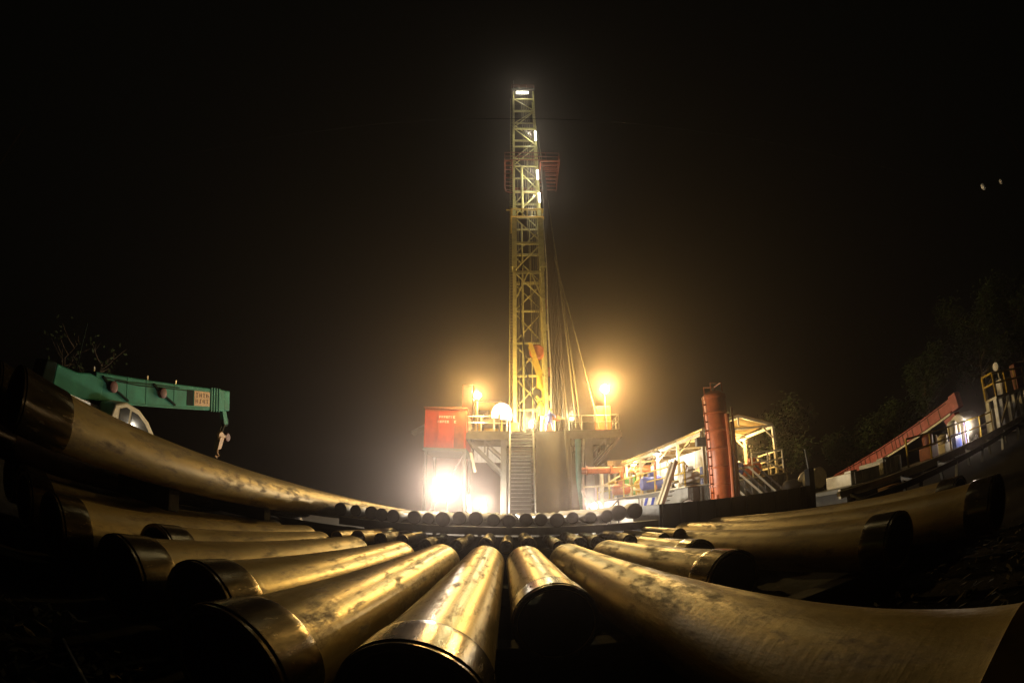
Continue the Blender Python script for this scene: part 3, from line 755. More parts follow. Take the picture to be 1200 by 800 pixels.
MB().lathe([(.01, -.4), (.44, -.4), (.47, -.36), (.45, -.3), (.45, .3), (.47, .36), (.44, .4), (.01, .4)], 22, 'Y', (13.0, 15.5, 1.15)).build('drum_shell', 'cream', dr)
MB().box(12.7, 13.3, 15.2, 15.8, 0, .72).build('cradle', 'timber', dr)

# red degasser column
dg = thing('degasser_column', 'tall rusty red vessel standing upright in front of the shed', 'vessel', (7.85, 15.1, 0))
MB().lathe([(.001, .9), (.40, .95), (.47, 1.1), (.47, 4.9), (.49, 4.92), (.49, 5.05), (.40, 5.12), (.3, 5.2), (.001, 5.22)], 28, 'Z', (7.85, 15.1, 0)).build('vessel_shell', 'orange', dg)
for z in (1.5, 2.2, 2.9, 3.6, 4.3):
    MB().lathe([(.475, 0), (.505, .01), (.505, .07), (.475, .08)], 28, 'Z', (7.85, 15.1, z)).build('band', 'orange', dg)
for a in (0, 90, 180, 270):
    x, y = 7.85 + .42 * math.cos(R(a + 35)), 15.1 + .42 * math.sin(R(a + 35))
    MB().tube((x, y, 0), (x, y, 1.2), .1, 8).build('leg', 'orange', dg)
MB().tube((8.05, 14.55, .2), (8.05, 14.55, 4.2), .085, 10).build('pipe', 'orange', dg)
MB().tube((8.25, 14.62, .2), (8.25, 14.62, 3.9), .05, 10).build('pipe', 'orange', dg)
MB().tube((8.42, 14.75, .2), (8.42, 14.75, 4.5), .04, 10).build('pipe', 'mast_red', dg)
for i in range(11):
    z = 1.3 + i * .34
    MB().beam((7.28, 14.95, z), (7.42, 15.0, z), .05, .05).build('rung', 'orange', dg)
MB().tube((7.27, 14.95, 1.1), (7.27, 14.95, 5.0), .028, 6).build('ladder_rail', 'orange', dg)
railing(dg, [(7.6, 14.75, 5.15), (8.1, 14.75, 5.15), (8.1, 15.4, 5.15), (7.6, 15.4, 5.15)], .35, 'orange', .5, .022, (1.0,))

# orange flow line, canopy and frame between rig and shed
fp = thing('flow_line', 'orange horizontal pipe running from the rig to the shed', 'pipe', (8, 30, 0))
MB().tube((4.9, 30.6, 3.95), (10.8, 29.6, 3.75), .24, 14).build('pipe_run', 'orange', fp)
for x in (5.2, 6.9, 8.6):
    MB().lathe([(.24, 0), (.34, .01), (.34, .1), (.24, .11)], 14, 'X', (x, 30.55 - (x - 4.9) * .17, 3.95 - (x - 4.9) * .034)).build('flange', 'orange', fp)
for x in (6.3, 7.9, 8.9):
    MB().beam((x, 30.2, 0), (x, 30.2, 3.62), .14, .14, up=(0, 1, 0)).build('post', 'cream', fp)
MB().beam((4.9, 30.2, 2.75), (9.4, 30.1, 2.75), .12).build('cross_beam', 'cream', fp)
MB().beam((6.3, 30.2, 2.75), (7.9, 30.2, 3.6), .09).build('brace', 'cream', fp)
cn = thing('canopy', 'flat pale sheet canopy above the orange pipe', 'canopy', (8, 32, 0))
for i in range(8):
    x = 6.9 + i * .36
    MB().box(x, x + .34, 31.0, 34.5, 4.58 + .02 * (i % 2), 4.63 + .02 * (i % 2)).build('roof_sheet', 'sheet', cn)
    MB().box(x, x + .34, 30.95, 30.99, 4.28, 4.66).build('fascia_board', 'sheet', cn)
for x in (7.0, 9.6):
    for y in (31.2, 34.3):
        MB().tube((x, y, 0), (x, y, 4.55), .08, 8).build('post', 'cream', cn)
gm = thing('pump_unit', 'green pump unit with yellow guard under the orange pipe', 'pump', (7.6, 28.5, 0))
MB().box(6.9, 8.5, 28.2, 29.4, 0, 1.9).build('skid', 'struct', gm)
MB().hexa([(7.0, 28.2, 1.95), (8.2, 28.2, 1.95), (8.2, 29.2, 1.95), (7.0, 29.2, 1.95)], [(7.3, 28.4, 3.05), (8.2, 28.4, 3.3), (8.2, 29.1, 3.3), (7.3, 29.1, 3.05)]).build('housing', 'green', gm, bevel=.05)
MB().lathe([(.3, 0), (.5, .02), (.5, .3), (.3, .32)], 18, 'Y', (8.5, 27.9, 2.5)).build('guard', 'yellow', gm)
for i in range(7):
    x = 6.8 + i * .42
    MB().tube((x, 27.8, 1.75), (x, 27.8, 2.7 + .25 * (i % 3)), .045, 6).build('valve_stem', 'yellow' if i % 2 else 'cream', gm)
wt = thing('white_tank', 'white open tank with blue stripes and low railing right of the ramp', 'tank', (5.4, 18.6, 0))
MB().hexa([(4.45, 18, 0.35), (6.1, 18, .35), (6.1, 20.5, .35), (4.45, 20.5, .35)], [(4.35, 18, 1.45), (6.15, 18, 1.45), (6.15, 20.5, 1.45), (4.35, 20.5, 1.45)]).build('tank_body', 'white', wt, bevel=.03)
for x in (5.62, 5.93):
    MB().hexa([(x - .32, 17.97, .36), (x - .2, 17.97, .36), (x - .2, 17.995, .36), (x - .32, 17.995, .36)], [(x, 17.97, 1.44), (x + .12, 17.97, 1.44), (x + .12, 17.995, 1.44), (x, 17.995, 1.44)]).build('stripe', 'blue', wt)
railing(wt, [(4.0, 17.7, .1), (4.35, 17.75, .45), (5.25, 17.75, .45)], 1.0, 'deck', .9, .03)
MB().box(4.4, 6.1, 18.2, 20.3, 0, .35).build('skid', 'deck', wt)
ld = thing('access_stair', 'steep pale stair leaning up to the shed deck', 'stairs', (6, 16.6, 0))
for dx, dy in ((0, 0), (.1, .75)):
    MB().beam((5.35 + dx, 16.4 + dy, 0), (6.85 + dx, 17.3 + dy, 2.9), .1, .2).build('stringer', 'cream', ld)
for i in range(11):
    t = (i + .5) / 11
    MB().beam((5.35 + 1.5 * t, 16.4 + .9 * t, 2.0 * t + .05), (5.45 + 1.5 * t, 17.15 + .9 * t, 2.0 * t + .05), .22, .04).build('tread', 'galv', ld)
ch = thing('chemical_drum', 'blue and white drum standing at the foot of the pale stair', 'drum', (6.35, 16.6, 0))
MB().lathe([(.01, 0), (.29, 0), (.3, .3), (.31, .32), (.3, .34), (.3, .6), (.31, .62), (.3, .64), (.29, .9), (.01, .9)], 20, 'Z', (6.45, 16.3, 0)).build('drum_shell', 'blue', ch)
MB().lathe([(.302, .36), (.305, .37), (.305, .57), (.302, .58)], 20, 'Z', (6.45, 16.3, 0)).build('label_band', 'white', ch)
for i, (x, y, z, m, lab) in enumerate(((5.95, 15.75, 0, 'white', 'white box at the bottom of the small stack by the pale stair foot'), (5.9, 15.72, .302, 'blue', 'blue box in the middle of the small stack by the pale stair foot'), (5.98, 15.78, .604, 'white', 'white box on top of the small stack by the pale stair foot'))):
    t = thing('supply_box', lab, 'box', (x, y, z), 'boxes stacked by the stair')
    MB().box(x - .2, x + .2, y - .15, y + .15, z, z + .25).build('box_body', m, t, bevel=.012)
    MB().box(x - .21, x + .21, y - .16, y + .16, z + .253, z + .298).build('lid', 'cream' if m == 'white' else 'white', t, bevel=.01)
hrl = thing('hose_reel', 'round pale hose coil lying against the tank left of the red column', 'hose', (7.0, 16.5, 0))
for k in range(4):
    MB().path([(7.0 + (.42 - .05 * k) * math.cos(a * .2618), 16.6 - .04 * k, .75 + (.42 - .05 * k) * math.sin(a * .2618)) for a in range(25)], .035, 6).build('hose_coil', 'white' if k % 2 else 'deck', hrl)
for i in range(7):
    y = 18.9 + i * 1.9; x = 8.05 - .08 * (y - 18.5)
    t = thing('valve_stand', ('pipe stand with hand wheel on the shed walkway, ' + ('first from the near end', 'second from the near end', 'third from the near end', 'in the middle of the row', 'third from the far end', 'second from the far end', 'last at the far end')[i]), 'valve', (x, y, 1.8), 'valve stands on the shed walkway')
    hh = 1.0 + .35 * (i * 7 % 3)
    MB().tube((x, y, 1.8), (x, y, 1.8 + hh), .07, 8).build('stand_pipe', ('yellow', 'cream', 'orange')[i % 3], t)
    MB().lathe([(.13, -.02), (.19, -.02), (.19, .02), (.13, .02)], 14, 'X', (x - .1, y, 1.75 + hh), closed=True).build('hand_wheel', ('mast_red', 'cream', 'yellow')[i % 3], t)
    MB().tube((x, y, 2.2), (x + .9, y + .1, 2.2), .06, 8).build('branch_pipe', 'cream', t)
for i in range(3):
    y = 19.4 + i * 3.6; x = 8.75 - .08 * (y - 18.5)
    tag(MB().path([(x, y, 4.25), (x + .1, y + .9, 3.95), (x, y + 1.8, 3.86), (x - .1, y + 2.7, 3.96), (x - .25, y + 3.5, 4.2)], .022, 6).build('drooping_cable', 'black'), 'black cable drooping under the left eave of the shed, ' + ('nearest span', 'middle span', 'farthest span')[i], 'cable', 'cables under the shed eave')
def shedlamp(loc, label, wts, col=SHEDC, m='g_shed'):
    t = thing('shed_lamp', label, 'lamp', loc, 'lamps under the shed roof')
    x, y, z = loc
    MB().lathe([(.05, .22), (.2, .1), (.24, 0), (.22, 0)], 14, 'Z', loc).build('shade', 'galv', t)
    MB().lathe([(.001, -.06), (.09, -.03), (.11, .03), (.08, .09)], 12, 'Z', loc).build('bulb', m, t)
    point('lamp_light', (x, y, z - .22), col, wts, .12, t)
shedlamp((9.4, 19.6, 4.0), 'lamp under the shed roof just behind the red column', 260)
shedlamp((8.0, 23.0, 3.95), 'lamp under the left eave midway along the shed', 260, (1.0, .9, .72))
shedlamp((8.2, 28.5, 4.0), 'lamp under the far end of the shed roof', 450)
shedlamp((12.2, 20.5, 4.0), 'lamp under the right eave of the shed', 320, SOD)
flood = thing('floodlight', 'dark boxy floodlight hung from the left shed eave', 'floodlight', (8.7, 18.3, 3.9))
MB().box(8.3, 8.85, 18.15, 18.4, 3.55, 3.95).build('housing', 'deck', flood, bevel=.02)
MB().beam((8.57, 18.3, 3.95), (8.7, 18.45, 4.3), .05).build('bracket', 'deck', flood)
MB().beam((8.85, 18.3, 1.8), (8.85, 18.3, 4.25), .08).build('pole', 'deck', flood)

# yellow-lit lamp on the left of the shed throwing light back over the white tank
# dark blue box skid in front of it all
bt = thing('water_tank', 'long low dark blue steel tank behind the right-hand pipes', 'tank', (5.4, 9.3, 0))
ba, bb = Vector((3.12, 9.0, 0)), Vector((7.75, 9.35, 0))
dd = (bb - ba).normalized(); nn_ = Vector((-dd.y, dd.x, 0))
def bt_box(u0, u1, v0, v1, z0, z1, name, m, z1b=None):
    z1b = z1 if z1b is None else z1b
    P = lambda u, v, z: ba + dd * u + nn_ * v + Vector((0, 0, z))
    MB().hexa([P(u0, v0, z0), P(u1, v0, z0), P(u1, v1, z0), P(u0, v1, z0)], [P(u0, v0, z1), P(u1, v0, z1b), P(u1, v1, z1b), P(u0, v1, z1)]).build(name, m, bt, bevel=.012)
Lb = (bb - ba).length
bt_box(0, Lb, 0, 1.7, .12, 1.10, 'tank_body', 'tank_blue', .98)
bt_box(-.05, Lb + .05, -.06, 1.76, 1.103, 1.18, 'top_rim', 'tank_blue', .98 + .06) if False else None
for i in range(11):
    u = .05 + i * (Lb - .14) / 10
    bt_box(u, u + .09, -.07, -.003, .14, 1.08 - .011 * i, 'stiffener', 'tank_blue')
bt_box(0.145, Lb - .1, -.05, -.004, .58, .66, 'waling', 'tank_blue') if False else None
bt_box(Lb - .25, Lb - .05, -.16, .05, .0, 1.42, 'corner_post', 'black')
MB().tube(ba + dd * (Lb - .15) + Vector((0, -.05, 1.42)), ba + dd * (Lb - .22) + Vector((0, -.05, 1.95)), .025, 6).build('rod', 'galv', bt)

# ------------------------------------------------------------------ right: skid with walkways, red boom, tall unit
tr = thing('mud_skid', 'long steel skid with walkway and yellow railings along the right edge', 'skid', (20, 13, 0))
MB().box(11.3, 40, 12.0, 14.5, .42, .56).build('deck_plate', 'struct', tr)
MB().beam((11.2, 11.9, .38), (40, 11.9, .38), .14, .34).build('side_beam', 'cream', tr)
for i in range(16):
    x = 11.8 + i * 1.8
    MB().box(x, x + .22, 12.1, 14.4, 0, .41).build('foot', 'deck', tr)
railing(tr, [(16.1, 12.05, .56), (27.2, 12.05, .56)], 1.2, 'yellow', 2.2, .05)
railing(tr, [(27.2, 12.05, .56), (27.2, 14.4, .56)], 1.2, 'yellow', 1.4, .05)
def tankbox(x0, x1, y0, y1, z0, z1, m, label, ribs=4):
    t = thing('tank_box', label, 'tank', ((x0 + x1) / 2, (y0 + y1) / 2, z0))
    MB().box(x0, x1, y0, y1, z0, z1).build('tank_body', m, t, bevel=.03)
    for i in range(ribs):
        x = x0 + (x1 - x0) * (i + .5) / ribs
        MB().box(x - .04, x + .04, y0 - .05, y0 - .002, z0 + .02, z1 - .02).build('rib', m, t)
    MB().box(x0 + .1, x0 + .5, y0 + .1, y0 + .5, z1 + .003, z1 + .07).build('lid', m, t)
tankbox(12.4, 14.3, 12.4, 14, .56, 1.05, 'cream', 'low pale tank box on the near end of the skid')
tankbox(14.6, 16.0, 12.4, 14, .56, 1.22, 'cream', 'taller pale tank box just left of the yellow railing')
vt = thing('round_tank', 'fat pink-white round tank at the end of the yellow railing', 'tank', (25.3, 13.2, .56))
MB().lathe([(.02, -1.3), (.5, -1.28), (.8, -1.1), (.86, -.9), (.86, .9), (.8, 1.1), (.5, 1.28), (.02, 1.3)], 24, 'X', (25.0, 13.3, 1.5)).build('tank_shell', 'white', vt)
for x in (24.4, 25.6):
    MB().box(x - .12, x + .12, 12.7, 13.9, .56, .95).build('saddle', 'deck', vt)
for i, (x, m, hh, lab) in enumerate(((19.5, 'mast_red', 1.0, 'small red machine behind the yellow railing, the leftmost there'), (21.2, 'cream', .8, 'small cream machine behind the yellow railing'), (22.6, 'blue', 1.25, 'blue and white upright machine beside the round tank'))):
    t = thing('machine', lab, 'machine', (x, 12.9, .56))
    MB().box(x - .45, x + .45, 12.6, 13.4, .56, .56 + hh * .6).build('machine_base', m, t, bevel=.04)
    MB().lathe([(.05, 0), (.32, .02), (.34, hh * .5), (.2, hh * .6), (.05, hh * .62)], 16, 'Z', (x, 13.0, .56 + hh * .6)).build('motor', 'white' if m == 'blue' else m, t)
    MB().tube((x + .5, 12.7, .6), (x + .5, 12.7, .6 + hh), .06, 8).build('pipe', 'cream', t)
tl_ = thing('tube_lamp', 'upright violet-white tube lamp beside the fat round tank', 'lamp', (23.5, 12.5, .56))
MB().tube((23.5, 12.45, .62), (23.5, 12.45, 1.75), .09, 10).build('tube', 'g_violet', tl_)
MB().box(23.42, 23.58, 12.55, 12.66, .56, 1.85).build('fitting', 'galv', tl_)
point('lamp_light', (23.4, 12.15, 1.3), (1.0, .84, .66), 190, .1, tl_)
# tall unit with upper railing
tu = thing('tall_unit', 'tall grey-white unit with yellow railed platform at the right edge', 'processing unit', (33, 13.5, 0))
MB().box(29.3, 46, 12.2, 13.3, 2.45, 2.6).build('platform', 'cream', tu)
railing(tu, [(29.3, 13.25, 2.6), (29.3, 12.25, 2.6), (46, 12.25, 2.6)], 1.5, 'yellow', 2.9, .075)
for x in (29.4, 32.5, 36, 40):
    MB().beam((x, 12.4, .56), (x, 12.4, 2.44), .3, .3, up=(0, 1, 0)).build('column', 'white', tu)
    MB().beam((x, 13.15, .56), (x, 13.15, 2.44), .3, .3, up=(0, 1, 0)).build('column', 'white', tu)
for x in (29.6, 32.7, 36.2):
    MB().beam((x, 12.35, .7), (x + 2.9, 12.35, 2.3), .14).build('brace', 'cream', tu)
MB().box(30.5, 45, 13.35, 14.1, .57, 2.0).build('tank_body', 'white', tu, bevel=.05)
MB().box(32, 35, 12.6, 13.2, 2.603, 3.7).build('cabinet', 'white', tu, bevel=.05)
MB().box(36.5, 39, 12.6, 13.2, 2.603, 4.6).build('cabinet', 'mast_red', tu, bevel=.05)
hl = thing('work_lamp', 'unlit pale work lamp head on top of the right edge railing', 'lamp', (31.2, 12.4, 2.6))
MB().tube((31.2, 12.4, 2.6), (31.2, 12.4, 4.35), .05, 8).build('pole', 'cream', hl)
MB().lathe([(.1, -.25), (.28, -.2), (.3, .1), (.26, .12)], 16, 'X', (31.1, 12.4, 4.5)).build('lamp_head', 'white', hl)
# red boom
rbm = thing('red_boom', 'long faded red boom with dark bands slanting above the skid', 'crane boom', (28.7, 23, 0))
A, B = Vector((28.7, 30.6, .72)), Vector((28.7, 15.9, 3.40))
n_ = (B - A).normalized(); u_ = Vector((0, n_.z, -n_.y)) * (1 if -n_.y > 0 else -1)
MB().beam(A, B, .8, .86).build('boom_section', 'pink_red', rbm, bevel=.05)
MB().beam(A - n_ * .3, A.lerp(B, .12), .9, .7).build('boom_foot', 'mast_red', rbm)
MB().beam(A.lerp(B, .985), B + n_ * .5, .9, 1.1).build('boom_head', 'pink_red', rbm, bevel=.05)
for t in (.13, .16, .19, .26, .40, .53, .56, .59, .62, .76, .90):
    p = A.lerp(B, t)
    MB().beam(p, p + n_ * .1, .84, .92).build('band', 'dark_red', rbm)
for t0 in (.30, .34, .44, .47, .66, .70, .82):
    p = A.lerp(B, t0)
    MB().beam(p + Vector((-.405, 0, 0)) - u_ * .3, p + Vector((-.405, 0, 0)) + u_ * .25, .1, .03, up=(1, 0, 0)).build('bracket', 'dark_red', rbm)
MB().path([A.lerp(B, .06 + .09 * k) + Vector((-.43, 0, 0)) + u_ * (.28 + .05 * (k % 2)) for k in range(11)], .03, 6).build('hose', 'black', rbm)
p0 = A.lerp(B, .04) + Vector((-.4, 0, 0)) - u_ * .55; p1 = A.lerp(B, .97) + Vector((-.4, 0, 0)) - u_ * .55
MB().beam(p0, p1, .12, .14).build('lower_rail', 'white', rbm)
MB().hexa([(28.3, 14.9, .2), (29.2, 14.9, .2), (29.2, 15.6, .2), (28.3, 15.6, .2)], [(28.3, 15.9, 2.75), (29.2, 15.9, 2.75), (29.2, 17.0, 2.5), (28.3, 17.0, 2.5)]).build('boom_pedestal', 'pink_red', rbm)
MB().beam((28.7, 29, 0), (28.7, 29, .42), .4).build('boom_rest', 'deck', rbm)
MB().box(28.0, 29.5, 15.3, 17.5, 0, .19).build('pedestal_base', 'deck', rbm)
# front pipe trestle on the right
tl = thing('pipe_trestle', 'low steel trestle carrying long pipe rails at the lower right', 'trestle', (12, 7.2, 0))
MB().beam((7.0, 7.0, .35), (26, 7.4, .62), .14, .16).build('rail', 'ramp', tl)
MB().beam((7.4, 7.9, .62), (26, 8.3, .80), .12, .12).build('rail', 'cream', tl)
for i in range(8):
    x = 7.8 + i * 2.3
    MB().beam((x - .18, 7.05, 0), (x, 7.1, .36 + i * .03), .1, .08).build('leg', 'deck' if i % 2 else 'cream', tl)
    MB().beam((x + .3, 7.95, 0), (x + .12, 7.95, .6), .1, .08).build('leg', 'deck', tl)
    MB().beam((x, 7.1, .3 + i * .02), (x + .12, 7.95, .52), .08).build('cross_bar', 'deck', tl)
cb = thing('crate', 'small pale wooden crate standing under the trestle', 'crate', (9.3, 7.7, 0))
for i in range(3):
    MB().box(9.0, 9.65, 7.5, 7.56, .04 + i * .14, .165 + i * .14).build('plank', 'tan', cb)
MB().box(9.02, 9.63, 7.565, 7.95, .02, .45).build('crate_body', 'tan', cb)
for i, (x, y, z0, z1, m, lab) in enumerate(((7.6, 6.6, 0, .35, 'old_pipe', 'short rusty stub beside the corner post of the blue tank'), (8.2, 6.9, 0, .30, 'timber', 'dark lump of scrap beside the trestle foot'))):
    tag(MB().lathe([(.05, 0), (.18, .02), (.2, .2), (.16, z1), (.02, z1 + .03)], 12, 'Z', (x, y, z0)).build('scrap_stub', m), lab, 'scrap')

# ------------------------------------------------------------------ left: truck crane
cr = thing('truck_crane', 'green truck crane with boom raised over a pale cab, behind the top left pipe', 'mobile crane', (-12, 9.5, 0))
CX = -11.4                                              # the boom side that faces the rig lamps
bA, bB = Vector((CX - .35, 7.2, 2.74)), Vector((CX - .35, 14.0, 4.36))
hx = (bB - bA).normalized(); up_ = Vector((0, -hx.z, hx.y))
MB().beam(bA, bB, .7, .84).build('boom_section', 'crane', cr, bevel=.04)
def sideq(pts, x0, x1, name, m, par, bevel=0):
    v = [(x0, y, z) for y, z in pts] + [(x1, y, z) for y, z in pts]; n = len(pts)
    return MB()._add(v, [tuple(range(n)), tuple(range(2 * n - 1, n - 1, -1))] + [(i, (i + 1) % n, n + (i + 1) % n, n + i) for i in range(n)]).build(name, m, par, bevel=bevel)
sideq([(5.55, 2.05), (6.3, 2.10), (7.5, 2.45), (7.5, 3.02), (6.9, 3.02), (6.4, 2.86), (5.55, 2.80)], CX - .80, CX + .03, 'boom_root', 'crane', cr, .04)
sideq([(5.05, 1.85), (5.54, 1.95), (5.54, 2.82), (5.12, 2.76)], CX - .9, CX + .08, 'counterweight', 'crane_dark', cr, .05)
MB().beam((CX + .08, 6.1, 2.12), (CX + .08, 7.6, 2.18), .2, .16).build('lift_cylinder', 'galv', cr)
sideq([(6.9, 1.7), (9.2, 1.7), (9.0, 2.5), (7.6, 2.42)], CX - .7, CX - .04, 'pivot_frame', 'crane', cr, .03)
for t in (.86, .885, .91, .935):
    p = bA.lerp(bB, t)
    MB().beam(p, p + hx * .07, .77, .91).build('collar', 'crane', cr)
MB().beam(bB, bB + hx * .42, .62, .82).build('boom_head', 'crane', cr, bevel=.05)
hd = bB + hx * .3 - up_ * .4
MB().beam(hd, hd + Vector((0, .28, -.52)), .2, .26).build('head_sheave_frame', 'crane', cr)
MB().lathe([(.04, -.07), (.2, -.07), (.2, .07), (.04, .07)], 16, 'X', hd + Vector((.02, .25, -.42))).build('head_sheave', 'crane_dark', cr)
def onface(t, u0, u1, w0, w1, d, name, m, par):
    c = bA.lerp(bB, t)
    P = lambda u, w, x: c + hx * u + up_ * w + Vector((x, 0, 0))
    return MB().hexa([P(u0, w0, .351), P(u1, w0, .351), P(u1, w0, .351 + d), P(u0, w0, .351 + d)], [P(u0, w1, .351), P(u1, w1, .351), P(u1, w1, .351 + d), P(u0, w1, .351 + d)]).build(name, m, par)
onface(.66, -.1, .3, -.28, .28, .006, 'dark_patch', 'crane_dark', cr)
sg = onface(.76, -.35, .62, -.27, .27, .014, 'sign_plate', 'tan', cr)
c0 = bA.lerp(bB, .76)
for rI in range(2):                                     # plate marks, too blurred to read in the photograph
    for cI in range(4):
        u = -.24 + cI * .22; wv = .12 - rI * .22
        lmb = MB()
        for p0, p1 in (((0, -.07), (0, .07)), ((.1, -.07), (.1, .07)), ((0, 0), (.1, 0))) if (rI + cI) % 2 else (((0, .07), (.1, .07)), ((.05, -.07), (.05, .07)), ((0, -.07), (.1, -.07))):
            lmb.beam(c0 + hx * (u + p0[0]) + up_ * (wv + p0[1]) + Vector((.367, 0, 0)), c0 + hx * (u + p1[0]) + up_ * (wv + p1[1]) + Vector((.367, 0, 0)), .02, .022)
        lg = lmb.build('lettering', 'dark_red', sg); lg['kind'] = 'stuff'
for (t, dz) in ((.10, .06), (.44, .06)):
    p = bA.lerp(bB, t) + up_ * dz
    MB().lathe([(.02, .0), (.17, .0), (.17, .16), (.12, .18), (.02, .18)], 16, 'X', (CX + .005, p.y, p.z)).build('cable_reel', 'reel_red', cr)
    MB().beam((CX + .06, p.y + .2, p.z - .05), (CX + .06, p.y + .8, p.z - .18), .06).build('bracket', 'crane_dark', cr)
    MB().beam((CX + .03, p.y - .45, p.z + .15), (CX + .03, p.y - .15, p.z + .02), .08).build('bracket', 'crane_dark', cr)
for t0, t1, dz in ((.05, .58, .3), (.12, .66, .24)):
    p0, p1 = bA.lerp(bB, t0), bA.lerp(bB, t1)
    MB().path([p0 + up_ * dz + Vector((.37, 0, 0)), p0.lerp(p1, .3) + up_ * (dz - .04) + Vector((.38, 0, 0)), p0.lerp(p1, .6) + up_ * (dz - .01) + Vector((.37, 0, 0)), p1 + up_ * dz + Vector((.37, 0, 0))], .016, 6).build('hose', 'black', cr)
for t in (.2, .33, .54):
    onface(t, 0, .035, -.415, .415, .012, 'seam_plate', 'crane', cr)
onface(.02, .0, 5.4, -.418, -.36, .03, 'bottom_flange', 'crane', cr)
MB().tube((CX - .3, 6.5, 2.9), (CX - .3, 6.45, 4.3), .02, 6).build('aerial', 'crane_dark', cr)
for t in (.02, .38, .60):
    p = bA.lerp(bB, t)
    MB().beam(p + up_ * .42, p + up_ * .56, .05).build('cable_guide', 'galv', cr)
cabo = sideq([(7.2, 1.3), (9.7, 1.3), (9.45, 1.9), (9.0, 2.32), (8.55, 2.54), (7.98, 2.60), (7.5, 2.42)], CX + .02, CX + .95, 'operator_cab', 'cream', cr, .05)
sideq([(7.72, 1.7), (8.12, 1.7), (8.12, 2.44), (7.98, 2.46), (7.72, 2.36)], CX + .94, CX + .965, 'window', 'glass', cabo)
sideq([(8.22, 1.7), (9.25, 1.7), (9.2, 1.9), (8.84, 2.22), (8.48, 2.40), (8.22, 2.42)], CX + .94, CX + .965, 'window', 'glass', cabo)
MB().box(CX - 1.7, CX + .7, 4.6, 14.4, .85, 1.29).build('chassis', 'crane_dark', cr, bevel=.05)
MB().box(CX - 1.6, CX - .05, 5.6, 8.0, 1.3, 2.0).build('turntable_house', 'crane_dark', cr, bevel=.05)
MB().box(CX - 1.65, CX - .3, 12.2, 14.3, 1.295, 1.75).build('carrier_cab', 'crane', cr, bevel=.08)
for y in (5.6, 7.0, 11.2, 13.0):
    for x in (CX - 1.55, CX + .5):
        MB().lathe([(.2, -.17), (.5, -.17), (.56, -.1), (.56, .1), (.5, .17), (.2, .17)], 22, 'X', (x, y, .56)).build('wheel', 'black', cr)
hk = thing('hook_block', 'worn yellow hook block hanging below the crane boom head', 'hook block', (CX - .3, 14.35, 2.6))
hy = 14.45
for dx in (-.1, .1):
    MB().tube((CX - .33 + dx, hy + .1, 3.5), (CX - .33 + dx * .6, hy - .02, 3.05), .02, 5).build('hoist_rope', 'cable', hk)
MB().lathe([(.03, -.09), (.19, -.09), (.22, -.04), (.22, .04), (.19, .09), (.03, .09)], 16, 'X', (CX - .3, hy - .05, 2.95)).build('sheave', 'tan', hk)
MB().lathe([(.03, -.09), (.16, -.09), (.19, -.04), (.19, .04), (.16, .09), (.03, .09)], 16, 'X', (CX - .3, hy + .42, 3.02)).build('sheave', 'reel_red', hk)
MB().beam((CX - .3, hy - .05, 3.0), (CX - .3, hy + .42, 3.02), .16, .1).build('yoke', 'tan', hk)
sideq([(hy - .28, 2.35), (hy - .02, 2.45), (hy + .12, 2.95), (hy - .16, 2.95)], CX - .42, CX - .18, 'side_plate', 'tan', hk, .02)
MB().path([(CX - .3, hy - .15, 2.4), (CX - .3, hy - .14, 2.26), (CX - .3, hy - .02, 2.16), (CX - .3, hy - .14, 2.06), (CX - .3, hy - .28, 2.12)], .05, 8).build('hook', 'tan', hk)

# ------------------------------------------------------------------ foreground casing pipes
def casing(p, q, rad, label, group, m='pipe', coupling=True, thread=False, far_cap=False, n=72, cname='coupling', clen=.30):
    p, q = Vector(p), Vector(q); Ln = (q - p).length
    rr = random.Random(hash(label) & 0xffff if False else len(label) * 31 + int(abs(p.x) * 1000))
    prof = []
    c0 = 0.02
    rin = rad - .026
    steps = 30
    start = .215 if thread else 0.0
    if thread:
        prof.append((rin, 0)); prof.append((rad - .022, 0.002))
        k = 34
        for i in range(k):
            h0 = .01 + i * .19 / k
            prof += [(rad - .020 + .0005 * i, h0), (rad - .010 + .0004 * i, h0 + .19 / k * .5)]
        prof.append((rad, .215))
    else:
        prof += [(rin, 0), (rin + .004, -.003), (rad - .006, -.003), (rad, .004)]
    for i in range(1, steps):
        t = start + (Ln - start) * i / steps
        prof.append((rad + rr.uniform(-.0008, .0008), t))
    prof += [(rad, Ln - .01), (rad - .006, Ln), (rin, Ln)]
    prof += [(rin, Ln * .75), (rin, Ln * .5), (rin, Ln * .25)]
    o = MB().lathe(prof, n, 'Y', closed=True).build('casing_pipe', m, smooth=32)
    o.location = p
    o.rotation_euler = (q - p).to_track_quat('Y', 'Z').to_euler()
    tag(o, label, 'pipe', group)
    if coupling:
        R2 = rad + .011
        ln = clen
        cp = [(rad + .0008, .03), (rad + .004, .022), (R2 - .002, .022), (R2, .026)]
        cp += [(R2, .03 + (ln - .05) * i / 5) for i in range(6)]
        cp += [(R2 - .003, ln - .006), (rad + .0008, ln)]
        c = MB().lathe(cp, n, 'Y', closed=True).build(cname, 'coupling', None, smooth=18); c.parent = o
        c2 = MB().lathe([(rad - .020, -.008), (rad - .002, -.010), (rad + .005, -.006), (rad + .005, .012), (rad + .0012, .0125), (rad + .001, -.0045), (rad - .020, -.0045)], n, 'Y', closed=True).build('end_ring', 'coupling', None, smooth=18); c2.parent = o
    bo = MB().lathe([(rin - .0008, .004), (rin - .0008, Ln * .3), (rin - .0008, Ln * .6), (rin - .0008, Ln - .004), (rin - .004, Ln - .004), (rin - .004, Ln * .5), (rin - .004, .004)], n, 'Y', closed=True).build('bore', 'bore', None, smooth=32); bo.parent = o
    return o
RD = .235
GP = 'large casing pipes laid on the ground'
casing((-.30, 1.22, .425), (-.32, 5.3, .425), RD, 'shiny pipe in the bottom centre with two bright highlight streaks', GP)
